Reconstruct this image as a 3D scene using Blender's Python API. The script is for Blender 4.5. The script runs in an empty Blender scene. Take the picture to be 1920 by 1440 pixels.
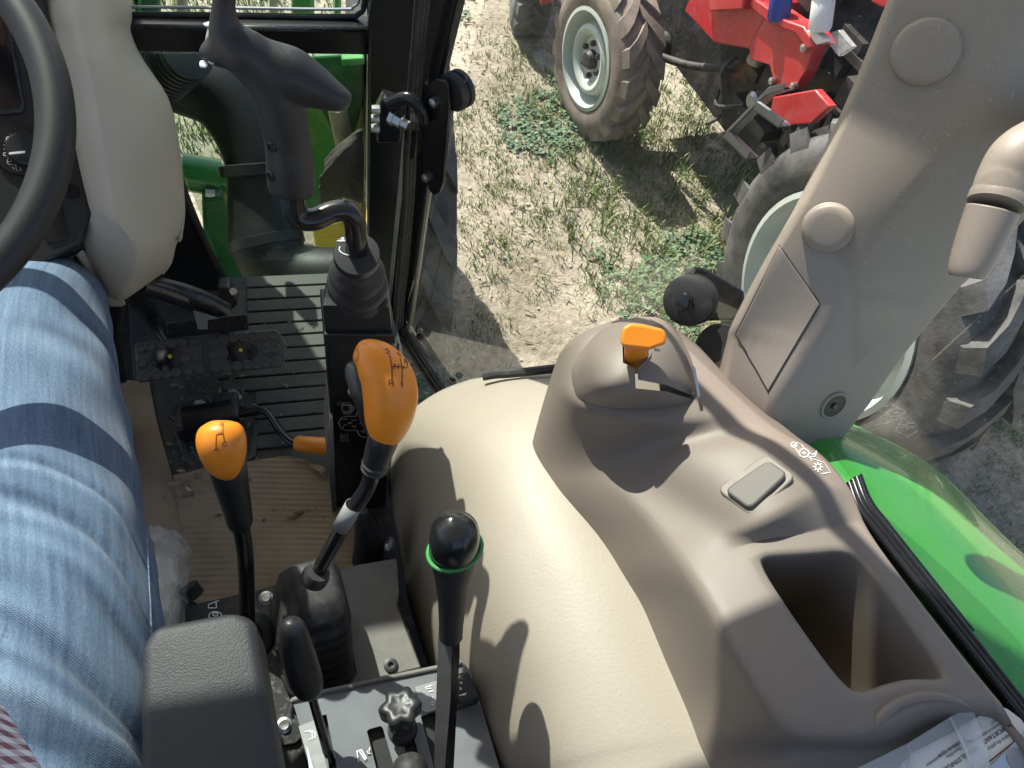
import bpy, math, random
import numpy as np
from mathutils import Vector, Matrix
from mathutils.bvhtree import BVHTree
random.seed(7); np.random.seed(7)
SC = bpy.context.scene
COL = SC.collection
R_ = math.radians
pi = math.pi

# ------------------------------------------------------------------ camera
F = 1400.0; H = 1.05; GZ = -1.1                       # focal length in photo pixels, eye height over cab floor, ground level
AX = np.array([0.96719829, 0.08142331, 0.24061944])   # world X, Y, Z axes in camera (right, up, forward)
AY = np.array([-0.19841989, 0.83360809, 0.51548725])
AZ = np.array([0.15860963, 0.54632207, -0.82242032])
RW = np.array([AX, AY, AZ])
EYE = np.array([0, 0, H])
cam = bpy.data.cameras.new('camera'); co = bpy.data.objects.new('camera', cam); COL.objects.link(co)
cam.sensor_width = 36; cam.lens = 36 * F / 1920; cam.clip_start = 0.02; cam.clip_end = 2000
right, upv, fwd = RW[:, 0], RW[:, 1], RW[:, 2]
m = Matrix([[right[i], upv[i], -fwd[i], EYE[i]] for i in range(3)] + [[0, 0, 0, 1]])
co.matrix_world = m
SC.camera = co

# ------------------------------------------------------------------ light
SUN_AZ, SUN_EL = -24.0, 48.0                          # sun stands ahead and a little to the left
w = bpy.data.worlds.new('World'); SC.world = w; w.use_nodes = True
nt = w.node_tree; nt.nodes.clear()
sky = nt.nodes.new('ShaderNodeTexSky'); sky.sky_type = 'NISHITA'; sky.sun_disc = False
sky.dust_density = 2.2; sky.sun_elevation = R_(SUN_EL); sky.sun_rotation = R_(SUN_AZ)
bg = nt.nodes.new('ShaderNodeBackground'); bg.inputs[1].default_value = 0.115
ow = nt.nodes.new('ShaderNodeOutputWorld')
nt.links.new(sky.outputs[0], bg.inputs[0]); nt.links.new(bg.outputs[0], ow.inputs[0])
sl = bpy.data.lights.new('sun', 'SUN'); sl.energy = 5.0; sl.angle = R_(0.5); sl.color = (1, .95, .87)
so = bpy.data.objects.new('sun', sl); COL.objects.link(so)
sd = Vector((math.sin(R_(SUN_AZ)) * math.cos(R_(SUN_EL)), math.cos(R_(SUN_AZ)) * math.cos(R_(SUN_EL)), math.sin(R_(SUN_EL))))
so.rotation_euler = sd.to_track_quat('Z', 'Y').to_euler(); so.location = sd * 30
SC.view_settings.view_transform = 'Standard'; SC.view_settings.look = 'None'
SC.view_settings.exposure = 1.08; SC.view_settings.gamma = 1; SC.view_settings.use_curve_mapping = False
SC.cycles.max_bounces = 10; SC.cycles.transparent_max_bounces = 16

# ------------------------------------------------------------------ placing helpers
def ray(px, py): return RW @ np.array([(px - 960) / F, -(py - 720) / F, 1.0])
def D(px, py, d): return EYE + ray(px, py) * d                     # at a distance along the view axis
def Z(px, py, z): r = ray(px, py); return EYE + r * ((z - H) / r[2])   # at a height
def Y(px, py, y): r = ray(px, py); return EYE + r * (y / r[1])
def X(px, py, x): r = ray(px, py); return EYE + r * (x / r[0])
def PL(px, py, p0, n): r = ray(px, py); n = np.asarray(n); return EYE + r * (np.dot(np.asarray(p0) - EYE, n) / np.dot(r, n))
def nrm(v): v = np.asarray(v, float); return v / max(1e-12, np.linalg.norm(v))
def A(*v): return np.array(v, float)

def spline(pts, k=6, closed=False):
    P = np.array(pts, float); n = len(P); out = []
    rng = n if closed else n - 1
    for i in range(rng):
        if closed: a, b, c, d = P[(i-1) % n], P[i], P[(i+1) % n], P[(i+2) % n]
        else:
            b, c = P[i], P[i+1]; a = P[i-1] if i > 0 else 2*b - c; d = P[i+2] if i + 2 < n else 2*c - b
        for j in range(k):
            t = j / k
            out.append(.5*((2*b) + (c-a)*t + (2*a-5*b+4*c-d)*t*t + (3*b-a-3*c+d)*t**3))
    if not closed: out.append(P[-1])
    return np.array(out)
def upgrid(g, ku, kv):
    g = np.array(g, float)
    rows = np.array([spline(r, kv) for r in g])
    return np.array([spline(rows[:, j], ku) for j in range(rows.shape[1])]).transpose(1, 0, 2)

class G:
    def __init__(s): s.v = []; s.f = []
    def add(s, v, f):
        b = len(s.v); s.v += [tuple(map(float, p)) for p in v]; s.f += [tuple(b + i for i in q) for q in f]; return b
    def loft(s, rings, cap=True, closed=False):
        n = len(rings[0]); v = [p for r in rings for p in r]; f = []
        m = len(rings)
        for i in range(m if closed else m - 1):
            for j in range(n):
                k = (i + 1) % m
                f.append((i*n+j, i*n+(j+1) % n, k*n+(j+1) % n, k*n+j))
        if cap and not closed: f.append(tuple(range(n))[::-1]); f.append(tuple((m-1)*n+j for j in range(n)))
        s.add(v, f); return s
    def tube(s, pts, r, n=14, cap=True, ell=None, closed=False):
        P = [np.asarray(p, float) for p in pts]; m = len(P)
        rr = list(r) if hasattr(r, '__len__') else [r] * m
        T = [nrm(P[(i+1) % m if closed else min(i+1, m-1)] - P[(i-1) % m if closed else max(i-1, 0)]) for i in range(m)]
        u = np.cross(T[0], (0, 0, 1)); u = nrm(u) if np.linalg.norm(u) > .05 else nrm(np.cross(T[0], (1, 0, 0)))
        rings = []
        for i in range(m):
            u = nrm(u - T[i] * np.dot(u, T[i])); w_ = np.cross(T[i], u)
            rings.append([P[i] + rr[i] * (math.cos(a)*u + math.sin(a)*w_) for a in np.linspace(0, 2*pi, n, endpoint=False)])
        return s.loft(rings, cap, closed)
    def lathe(s, prof, o, ax, n=28, cap=True):
        ax = nrm(ax); u = np.cross(ax, (0, 0, 1)); u = nrm(u) if np.linalg.norm(u) > .05 else A(1, 0, 0); w_ = np.cross(ax, u); o = np.asarray(o)
        return s.loft([[o + ax*h + max(r, 1e-5)*(math.cos(a)*u + math.sin(a)*w_) for a in np.linspace(0, 2*pi, n, endpoint=False)] for r, h in prof], cap)
    def box(s, c, ax, ay, az):
        c, ax, ay, az = map(np.asarray, (c, ax, ay, az))
        v = [c + i*ax + j*ay + k*az for i in (-1, 1) for j in (-1, 1) for k in (-1, 1)]
        s.add(v, [(0, 1, 3, 2), (4, 6, 7, 5), (0, 4, 5, 1), (2, 3, 7, 6), (0, 2, 6, 4), (1, 5, 7, 3)]); return s
    def abox(s, x0, x1, y0, y1, z0, z1):
        return s.box(((x0+x1)/2, (y0+y1)/2, (z0+z1)/2), ((x1-x0)/2, 0, 0), (0, (y1-y0)/2, 0), (0, 0, (z1-z0)/2))
    def prism(s, poly, vec):
        P = [np.asarray(p, float) for p in poly]; n = len(P); vec = np.asarray(vec)
        s.add(P + [p + vec for p in P], [tuple(range(n)), tuple(range(2*n-1, n-1, -1))] + [(i, n+i, n+(i+1) % n, (i+1) % n) for i in range(n)]); return s
    def grid(s, g, thick=0, dirv=None):
        g = np.array(g, float); a, b = g.shape[:2]
        f = [(i*b+j, i*b+j+1, (i+1)*b+j+1, (i+1)*b+j) for i in range(a-1) for j in range(b-1)]
        v = [p for r in g for p in r]
        if thick:
            if dirv is None:
                du = np.gradient(g, axis=0); dv = np.gradient(g, axis=1); nn = np.cross(du, dv)
                nn /= np.maximum(1e-9, np.linalg.norm(nn, axis=2, keepdims=True))
                c = g.reshape(-1, 3).mean(0)
                if np.mean(np.sum(nn * (g - EYE), axis=2)) < 0: nn = -nn
                back = g + nn * thick
            else: back = g + np.asarray(dirv) * thick
            N = a*b; v += [p for r in back for p in r]
            f += [tuple(N + i for i in q[::-1]) for q in f]
            bd = [i for i in range(b)] + [i*b+b-1 for i in range(1, a)] + [(a-1)*b+j for j in range(b-2, -1, -1)] + [i*b for i in range(a-2, 0, -1)]
            f += [(bd[i], N+bd[i], N+bd[(i+1) % len(bd)], bd[(i+1) % len(bd)]) for i in range(len(bd))]
        s.add(v, f); return s
    def build(s, name, mat, parent=None, bevel=0, seg=2, sub=0, angle=40, origin=None, crease=None, remesh=0, vsmooth=0, solid=0):
        me = bpy.data.meshes.new(name)
        V = np.array(s.v); c = np.array(origin) if origin is not None else (V.min(0) + V.max(0)) / 2
        me.from_pydata([tuple(p) for p in (V - c)], [], s.f)
        import bmesh
        bm = bmesh.new(); bm.from_mesh(me); bmesh.ops.recalc_face_normals(bm, faces=bm.faces)
        if crease:
            cl = bm.edges.layers.float.new('crease_edge') if bm.edges.layers.float.get('crease_edge') is None else bm.edges.layers.float.get('crease_edge')
            bm.verts.ensure_lookup_table()
            for e in bm.edges:
                k = tuple(sorted((e.verts[0].index, e.verts[1].index)))
                if k in crease: e[cl] = crease[k]
        bm.to_mesh(me); bm.free()
        for ma in (mat if isinstance(mat, (list, tuple)) else [mat]): me.materials.append(ma)
        o = bpy.data.objects.new(name, me); COL.objects.link(o)
        put(o, c, parent)
        if remesh:
            r = o.modifiers.new('r', 'REMESH'); r.mode = 'VOXEL'; r.voxel_size = remesh; r.use_smooth_shade = True
            if vsmooth: q = o.modifiers.new('s', 'SMOOTH'); q.iterations = vsmooth; q.factor = .5
        if solid: q = o.modifiers.new('t', 'SOLIDIFY'); q.thickness = solid; q.offset = 0
        if bevel:
            b = o.modifiers.new('b', 'BEVEL'); b.width = bevel; b.segments = seg; b.limit_method = 'ANGLE'; b.angle_limit = R_(30); b.harden_normals = False
        if sub: q = o.modifiers.new('s', 'SUBSURF'); q.levels = sub; q.render_levels = sub
        me.shade_smooth()
        if angle < 180 and not sub and not remesh: me.set_sharp_from_angle(angle=R_(angle))
        return o

def put(o, c, parent):
    if parent is not None:
        o.parent = parent; pl = A(0, 0, 0); q = parent
        while q is not None: pl = pl + np.array(q.location); q = q.parent
        o.location = tuple(np.asarray(c) - pl)
    else: o.location = tuple(c)
def thing(name, label, cat, loc, group=None):
    o = bpy.data.objects.new(name, None); COL.objects.link(o); o.location = tuple(loc); o.empty_display_size = .05
    return tag(o, label, cat, group)
def tag(o, label, cat, group=None):
    o['label'] = label; o['category'] = cat
    if group: o['group'] = group
    return o
def kind(o, k): o['kind'] = k; return o

# ------------------------------------------------------------------ materials
def mat(name, col, rough=.5, metal=0, bump=None, bump2=None, var=None, dust=None, coat=0, spec=.5, alpha=None, stretch=None):
    """col base colour; bump=(scale, strength, detail); var=(scale, amount); dust=(colour, scale, lo, hi, amount)"""
    ma = bpy.data.materials.new(name); ma.use_nodes = True
    n = ma.node_tree.nodes; L = ma.node_tree.links; b = n['Principled BSDF']
    b.inputs['Roughness'].default_value = rough; b.inputs['Metallic'].default_value = metal
    b.inputs['Coat Weight'].default_value = coat; b.inputs['Specular IOR Level'].default_value = spec
    tc = n.new('ShaderNodeTexCoord'); vec = tc.outputs['Object']
    if stretch:
        mp = n.new('ShaderNodeMapping'); mp.inputs['Scale'].default_value = stretch; L.new(vec, mp.inputs[0]); vec = mp.outputs[0]
    def noise(sc, det=4, ro=.55):
        t = n.new('ShaderNodeTexNoise'); t.inputs['Scale'].default_value = sc; t.inputs['Detail'].default_value = det; t.inputs['Roughness'].default_value = ro
        L.new(vec, t.inputs['Vector']); return t.outputs[0]
    rgb = n.new('ShaderNodeRGB'); rgb.outputs[0].default_value = (*col, 1); cur = rgb.outputs[0]
    if var:
        mr = n.new('ShaderNodeMapRange'); L.new(noise(var[0]), mr.inputs[0]); mr.inputs[1].default_value = .3; mr.inputs[2].default_value = .7
        mr.inputs[3].default_value = 1 - var[1]; mr.inputs[4].default_value = 1 + var[1]
        mx = n.new('ShaderNodeVectorMath'); mx.operation = 'SCALE'; L.new(cur, mx.inputs[0]); L.new(mr.outputs[0], mx.inputs['Scale']); cur = mx.outputs[0]
    if dust:
        mr = n.new('ShaderNodeMapRange'); L.new(noise(dust[1], 6, .65), mr.inputs[0]); mr.inputs[1].default_value = dust[2]; mr.inputs[2].default_value = dust[3]; mr.inputs[4].default_value = dust[4]
        mx = n.new('ShaderNodeMix'); mx.data_type = 'RGBA'; L.new(mr.outputs[0], mx.inputs[0]); L.new(cur, mx.inputs[6]); mx.inputs[7].default_value = (*dust[0], 1); cur = mx.outputs[2]
        m2 = n.new('ShaderNodeMapRange'); L.new(mr.outputs[0], m2.inputs[0]); m2.inputs[3].default_value = rough; m2.inputs[4].default_value = .9; L.new(m2.outputs[0], b.inputs['Roughness'])
    L.new(cur, b.inputs['Base Color'])
    last = None
    for bp in (bump, bump2):
        if not bp: continue
        bn = n.new('ShaderNodeBump'); bn.inputs['Strength'].default_value = bp[1]; bn.inputs['Distance'].default_value = bp[2]
        L.new(noise(bp[0], 3, .5), bn.inputs['Height'])
        if last: L.new(last, bn.inputs['Normal'])
        last = bn.outputs[0]
    if last: L.new(last, b.inputs['Normal'])
    if alpha is not None: b.inputs['Alpha'].default_value = alpha
    return ma

def glass_mat(name, tint, refl=.06, dustamt=.05, haze=.02):
    ma = bpy.data.materials.new(name); ma.use_nodes = True; n = ma.node_tree.nodes; L = ma.node_tree.links; n.clear()
    out = n.new('ShaderNodeOutputMaterial'); tr = n.new('ShaderNodeBsdfTransparent'); tr.inputs[0].default_value = (*tint, 1)
    gl = n.new('ShaderNodeBsdfGlossy'); gl.inputs['Roughness'].default_value = .02
    fr = n.new('ShaderNodeFresnel'); fr.inputs[0].default_value = 1.45
    fm = n.new('ShaderNodeMath'); fm.operation = 'MULTIPLY'; fm.inputs[1].default_value = .2; L.new(fr.outputs[0], fm.inputs[0]); m1 = n.new('ShaderNodeMixShader'); L.new(fm.outputs[0], m1.inputs[0]); L.new(tr.outputs[0], m1.inputs[1]); L.new(gl.outputs[0], m1.inputs[2])
    df = n.new('ShaderNodeBsdfDiffuse'); df.inputs[0].default_value = (.55, .53, .48, 1)
    tc = n.new('ShaderNodeTexCoord')
    sp = n.new('ShaderNodeTexNoise'); sp.inputs['Scale'].default_value = 420; sp.inputs['Detail'].default_value = 1
    L.new(tc.outputs['Object'], sp.inputs['Vector'])
    mr = n.new('ShaderNodeMapRange'); mr.inputs[1].default_value = .72; mr.inputs[2].default_value = .78; mr.inputs[4].default_value = dustamt * 8
    L.new(sp.outputs[0], mr.inputs[0])
    bl = n.new('ShaderNodeTexNoise'); bl.inputs['Scale'].default_value = 7; bl.inputs['Detail'].default_value = 5; L.new(tc.outputs['Object'], bl.inputs['Vector'])
    m3 = n.new('ShaderNodeMapRange'); m3.inputs[1].default_value = .35; m3.inputs[2].default_value = .8; m3.inputs[3].default_value = haze * .4; m3.inputs[4].default_value = haze * 2.2
    L.new(bl.outputs[0], m3.inputs[0])
    ad = n.new('ShaderNodeMath'); ad.operation = 'ADD'; ad.use_clamp = True; L.new(mr.outputs[0], ad.inputs[0]); L.new(m3.outputs[0], ad.inputs[1])
    m2 = n.new('ShaderNodeMixShader'); L.new(ad.outputs[0], m2.inputs[0]); L.new(m1.outputs[0], m2.inputs[1]); L.new(df.outputs[0], m2.inputs[2])
    L.new(m2.outputs[0], out.inputs[0]); return ma

M = {}
M['taupe'] = mat('taupe_plastic', (.192, .158, .131), .54, bump=(900, .25, .0006), var=(6, .05), dust=((.38, .35, .31), 600, .64, .8, .3))
M['pillar'] = mat('taupe_pillar_plastic', (.285, .245, .205), .5, bump=(1200, .15, .0004), var=(4, .04))
M['tan'] = mat('tan_vinyl', (.335, .292, .238), .52, bump=(360, .26, .0011), bump2=(1100, .12, .0004), var=(5, .05), dust=((.5, .46, .38), 500, .66, .78, .35))
M['cream'] = mat('cream_plastic', (.50, .445, .35), .5, bump=(900, .12, .0004), var=(4, .04))
M['orange'] = mat('orange_plastic', (.84, .26, .018), .36, bump=(1500, .06, .0003), var=(30, .03))
M['engrave'] = mat('engraved_brown', (.13, .03, .006), .6)
M['black'] = mat('black_plastic', (.016, .0165, .018), .42, bump=(900, .2, .0004), dust=((.12, .11, .1), 900, .68, .82, .35))
M['grip'] = mat('charcoal_soft_grip', (.016, .0165, .018), .5, bump=(1600, .25, .0003), dust=((.2, .19, .18), 700, .68, .8, .25))
M['gloss'] = mat('black_gloss', (.012, .012, .013), .22, bump=(60, .04, .001), dust=((.16, .15, .13), 500, .62, .8, .35))
M['painted'] = mat('black_painted_steel', (.02, .021, .023), .3, bump=(500, .05, .0004), dust=((.2, .185, .16), 220, .52, .78, .55))
M['dusty'] = mat('dusty_black_plate', (.15, .145, .132), .75, bump=(900, .35, .0006), var=(30, .15), dust=((.32, .3, .26), 1100, .55, .74, .7))
M['rubber'] = mat('black_rubber', (.02, .02, .021), .62, bump=(600, .3, .0005), dust=((.16, .15, .13), 60, .5, .8, .45))
M['pad'] = mat('pedal_rubber', (.085, .083, .08), .6, bump=(600, .3, .0005), dust=((.2, .18, .15), 60, .5, .8, .5))
M['mat'] = mat('floor_rubber', (.05, .048, .045), .6, bump=(500, .5, .0007), var=(14, .25), dust=((.16, .14, .11), 18, .47, .75, .5))
M['armrest'] = mat('charcoal_leatherette', (.022, .0225, .025), .55, bump=(850, .55, .0009), bump2=(1800, .2, .0003), dust=((.16, .15, .15), 500, .66, .8, .3))
M['steel'] = mat('zinc_steel', (.55, .55, .53), .34, 1, bump=(300, .1, .0004), dust=((.3, .28, .24), 200, .5, .75, .4))
M['grey'] = mat('grey_metal', (.33, .34, .35), .4, .6, dust=((.3, .28, .25), 80, .5, .75, .5))
M['white'] = mat('white_print', (.8, .8, .8), .5)
M['dim'] = mat('grey_print', (.42, .42, .42), .5)
M['greenring'] = mat('green_plastic_ring', (.035, .22, .055), .45)
M['greenpaint'] = mat('green_paint', (.045, .30, .045), .25, coat=.4, var=(4, .06), dust=((.28, .33, .25), 9, .42, .8, .22))
M['greendark'] = mat('green_painted_casting', (.02, .15, .035), .42, dust=((.25, .24, .2), 25, .5, .75, .4))
M['yellow'] = mat('yellow_paint', (.85, .62, .04), .4)
M['redpaint'] = mat('red_paint', (.46, .026, .03), .38, coat=.2, var=(8, .1), dust=((.36, .2, .17), 22, .48, .78, .4))
M['rim'] = mat('pale_rim_paint', (.42, .475, .44), .45, var=(8, .08), dust=((.36, .33, .28), 16, .42, .72, .6))
M['tyre'] = mat('tyre_rubber', (.04, .04, .041), .62, bump=(120, .5, .002), dust=((.21, .21, .2), 9, .36, .72, .6))
M['tyredust'] = mat('dusty_tyre_rubber', (.06, .055, .05), .8, bump=(120, .5, .002), dust=((.30, .245, .20), 6, .25, .6, .85))
M['engine'] = mat('dark_engine_metal', (.035, .034, .034), .55, .3, bump=(60, .4, .004), dust=((.16, .14, .12), 12, .45, .75, .6))
M['blue'] = mat('blue_filter_paint', (.02, .05, .30), .35)
M['paper'] = mat('white_paper', (.74, .72, .68), .7, bump=(60, .1, .002))
M['ink'] = mat('print_ink', (.06, .06, .065), .7)
M['bluegrey'] = mat('blue_grey_paper', (.40, .48, .58), .6)
M['pale'] = mat('pale_wood', (.42, .38, .27), .7, var=(30, .15))
M['cloth'] = mat('dark_brown_cloth', (.05, .042, .036), .9, bump=(90, .6, .004), var=(30, .3))
M['duct'] = mat('matt_black_duct', (.008, .008, .008), .5, bump=(40, .2, .003), dust=((.12, .11, .09), 6, .45, .8, .05))
M['seat'] = mat('black_seat_fabric', (.03, .03, .032), .9, bump=(700, .6, .001))
M['clear'] = mat('clear_film', (.75, .76, .76), .15, alpha=.32, bump=(40, .5, .006))
M['screen'] = mat('dark_display', (.012, .010, .011), .15)
M['lamp'] = mat('white_label', (.75, .75, .74), .5)
M['lamp2'] = mat('pale_grey_print', (.52, .51, .50), .6)
M['roof'] = mat('light_headliner', (.45, .44, .42), .8)
M['glass'] = glass_mat('cab_glass', (.968, .974, .966), haze=.009, dustamt=.04)
M['glassf'] = glass_mat('windscreen_glass', (.92, .96, .94), haze=.006, dustamt=.03)

M['glassl'] = glass_mat('tinted_lower_glass', (.76, .83, .79), haze=.003, dustamt=.03)
def denim():
    ma = bpy.data.materials.new('blue_denim'); ma.use_nodes = True; n = ma.node_tree.nodes; L = ma.node_tree.links; b = n['Principled BSDF']
    b.inputs['Roughness'].default_value = .85; b.inputs['Specular IOR Level'].default_value = .2; b.inputs['Sheen Weight'].default_value = .15
    uv = n.new('ShaderNodeUVMap'); uv.uv_map = 'uv'
    def wave(scale, rot, dist):
        mp = n.new('ShaderNodeMapping'); mp.inputs['Rotation'].default_value = (0, 0, rot); L.new(uv.outputs[0], mp.inputs[0])
        t = n.new('ShaderNodeTexWave'); t.inputs['Scale'].default_value = scale; t.inputs['Distortion'].default_value = dist; t.inputs['Detail'].default_value = 3; t.inputs['Detail Scale'].default_value = 3
        L.new(mp.outputs[0], t.inputs[0]); return t.outputs['Fac']
    def noise(s, st, d=5):
        mp = n.new('ShaderNodeMapping'); mp.inputs['Scale'].default_value = st; L.new(uv.outputs[0], mp.inputs[0])
        t = n.new('ShaderNodeTexNoise'); t.inputs['Scale'].default_value = s; t.inputs['Detail'].default_value = d; L.new(mp.outputs[0], t.inputs[0]); return t.outputs[0]
    tw = wave(270, .9, 3.5); slub = noise(220, (1, .08, 1), 4); blot = noise(14, (1, .5, 1), 4); grain = noise(700, (1, .5, 1), 2)
    def math_(op, a, c):
        q = n.new('ShaderNodeMath'); q.operation = op
        for i, x in enumerate((a, c)):
            if isinstance(x, float): q.inputs[i].default_value = x
            else: L.new(x, q.inputs[i])
        return q.outputs[0]
    s = math_('ADD', math_('MULTIPLY', tw, .14), math_('MULTIPLY', slub, .7))
    s = math_('ADD', s, math_('MULTIPLY', blot, .4)); s = math_('ADD', s, math_('MULTIPLY', grain, .5))
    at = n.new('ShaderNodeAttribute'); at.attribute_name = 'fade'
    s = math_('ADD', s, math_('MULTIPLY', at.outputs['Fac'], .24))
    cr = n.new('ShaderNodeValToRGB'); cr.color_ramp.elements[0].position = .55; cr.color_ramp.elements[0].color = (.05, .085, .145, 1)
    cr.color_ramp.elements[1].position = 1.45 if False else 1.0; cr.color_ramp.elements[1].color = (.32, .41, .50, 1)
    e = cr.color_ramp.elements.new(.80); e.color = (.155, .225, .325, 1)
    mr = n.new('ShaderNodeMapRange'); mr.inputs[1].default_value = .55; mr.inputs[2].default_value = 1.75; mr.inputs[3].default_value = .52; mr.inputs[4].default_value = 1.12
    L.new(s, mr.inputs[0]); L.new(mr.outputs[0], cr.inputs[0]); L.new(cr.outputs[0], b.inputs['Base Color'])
    bn = n.new('ShaderNodeBump'); bn.inputs['Strength'].default_value = .5; bn.inputs['Distance'].default_value = .0008
    L.new(math_('ADD', tw, grain), bn.inputs['Height']); L.new(bn.outputs[0], b.inputs['Normal'])
    return ma
M['denim'] = denim()
def plaid():
    ma = bpy.data.materials.new('pink_white_check_cotton'); ma.use_nodes = True; n = ma.node_tree.nodes; L = ma.node_tree.links; b = n['Principled BSDF']
    b.inputs['Roughness'].default_value = .9; tc = n.new('ShaderNodeTexCoord'); sep = n.new('ShaderNodeSeparateXYZ')
    mp = n.new('ShaderNodeMapping'); mp.inputs['Rotation'].default_value = (.5, .3, .5); L.new(tc.outputs['Object'], mp.inputs[0]); L.new(mp.outputs[0], sep.inputs[0])
    fs = []
    for ax in ('X', 'Y'):
        a = n.new('ShaderNodeMath'); a.operation = 'MULTIPLY'; a.inputs[1].default_value = 150; L.new(sep.outputs[ax], a.inputs[0])
        f = n.new('ShaderNodeMath'); f.operation = 'FRACT'; L.new(a.outputs[0], f.inputs[0])
        g = n.new('ShaderNodeMath'); g.operation = 'GREATER_THAN'; g.inputs[1].default_value = .5; L.new(f.outputs[0], g.inputs[0]); fs.append(g.outputs[0])
    s = n.new('ShaderNodeMath'); s.operation = 'ADD'; L.new(fs[0], s.inputs[0]); L.new(fs[1], s.inputs[1])
    h = n.new('ShaderNodeMath'); h.operation = 'MULTIPLY'; h.inputs[1].default_value = .5; L.new(s.outputs[0], h.inputs[0])
    cr = n.new('ShaderNodeValToRGB'); cr.color_ramp.elements[0].color = (.72, .70, .71, 1); cr.color_ramp.elements[1].color = (.24, .10, .13, 1); L.new(h.outputs[0], cr.inputs[0]); L.new(cr.outputs[0], b.inputs['Base Color'])
    return ma
M['plaid'] = plaid()
def cardboard():
    ma = mat('brown_cardboard', (.31, .228, .145), .85, bump=(120, .3, .001), var=(14, .2), dust=((.10, .08, .06), 55, .66, .80, .6))
    return ma
M['card'] = cardboard()
def soil():
    ma = bpy.data.materials.new('dry_chalky_soil'); ma.use_nodes = True; n = ma.node_tree.nodes; L = ma.node_tree.links; b = n['Principled BSDF']; b.inputs['Roughness'].default_value = .95
    tc = n.new('ShaderNodeTexCoord')
    def noise(s, d=6, r=.6):
        t = n.new('ShaderNodeTexNoise'); t.inputs['Scale'].default_value = s; t.inputs['Detail'].default_value = d; t.inputs['Roughness'].default_value = r; L.new(tc.outputs['Object'], t.inputs[0]); return t.outputs[0]
    cr = n.new('ShaderNodeValToRGB'); L.new(noise(2.2), cr.inputs[0])
    els = cr.color_ramp.elements; els[0].position = .32; els[0].color = (.27, .24, .17, 1); els[1].position = .72; els[1].color = (.56, .515, .42, 1)
    e = els.new(.5); e.color = (.45, .405, .32, 1)
    c2 = n.new('ShaderNodeValToRGB'); L.new(noise(38, 5, .7), c2.inputs[0]); c2.color_ramp.elements[0].position = .3; c2.color_ramp.elements[0].color = (.55, .55, .53, 1); c2.color_ramp.elements[1].position = .7; c2.color_ramp.elements[1].color = (1.15, 1.13, 1.1, 1)
    mx = n.new('ShaderNodeMix'); mx.data_type = 'RGBA'; mx.blend_type = 'MULTIPLY'; mx.inputs[0].default_value = 1; L.new(cr.outputs[0], mx.inputs[6]); L.new(c2.outputs[0], mx.inputs[7])
    L.new(mx.outputs[2], b.inputs['Base Color'])
    bn = n.new('ShaderNodeBump'); bn.inputs['Strength'].default_value = .8; bn.inputs['Distance'].default_value = .02; L.new(noise(45, 7, .7), bn.inputs['Height']); L.new(bn.outputs[0], b.inputs['Normal'])
    return ma
M['soil'] = soil()
def leafmat(name, cols):
    ma = bpy.data.materials.new(name); ma.use_nodes = True; n = ma.node_tree.nodes; L = ma.node_tree.links; b = n['Principled BSDF']; b.inputs['Roughness'].default_value = .6
    ge = n.new('ShaderNodeNewGeometry'); cr = n.new('ShaderNodeValToRGB'); L.new(ge.outputs['Random Per Island'], cr.inputs[0])
    els = cr.color_ramp.elements; els[0].color = (*cols[0], 1); els[1].color = (*cols[-1], 1)
    for i, c in enumerate(cols[1:-1]): e = els.new((i+1)/(len(cols)-1)); e.color = (*c, 1)
    L.new(cr.outputs[0], b.inputs['Base Color']); b.inputs['Transmission Weight'].default_value = 0
    return ma
M['grass'] = leafmat('grass_blades', [(.10, .165, .045), (.15, .22, .07), (.20, .26, .09), (.33, .33, .17)])
M['clover'] = leafmat('clover_leaves', [(.05, .11, .05), (.09, .16, .075), (.12, .19, .10)])
M['straw'] = leafmat('dry_straw', [(.42, .35, .22), (.52, .46, .32), (.34, .27, .17)])
M['stone'] = leafmat('pale_stones', [(.42, .39, .33), (.55, .52, .46), (.32, .30, .26)])

# ================================================================== GROUND
def gh(x, y): return GZ + .018*math.sin(2.1*x + 1.3*y) * math.cos(1.7*y - .6*x) + .010*math.sin(6.1*x)*math.sin(5.3*y)
g = G()
xs = np.concatenate([[-300, -60, -12, -4], np.arange(-2, 6.01, .09), [9, 20, 80, 300]]); ys = np.concatenate([[-300, -60, -10, -3], np.arange(-2, 7.01, .09), [10, 20, 80, 400]])
gg = np.array([[(x, y, gh(x, y) if -2 <= x <= 6 and -2 <= y <= 7 else GZ) for x in xs] for y in ys])
gg[4:-4, 4:-4, 2] += np.random.normal(0, .0035, gg[4:-4, 4:-4, 2].shape)
g.grid(gg); kind(g.build('ground', M['soil'], angle=180), 'structure')

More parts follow.
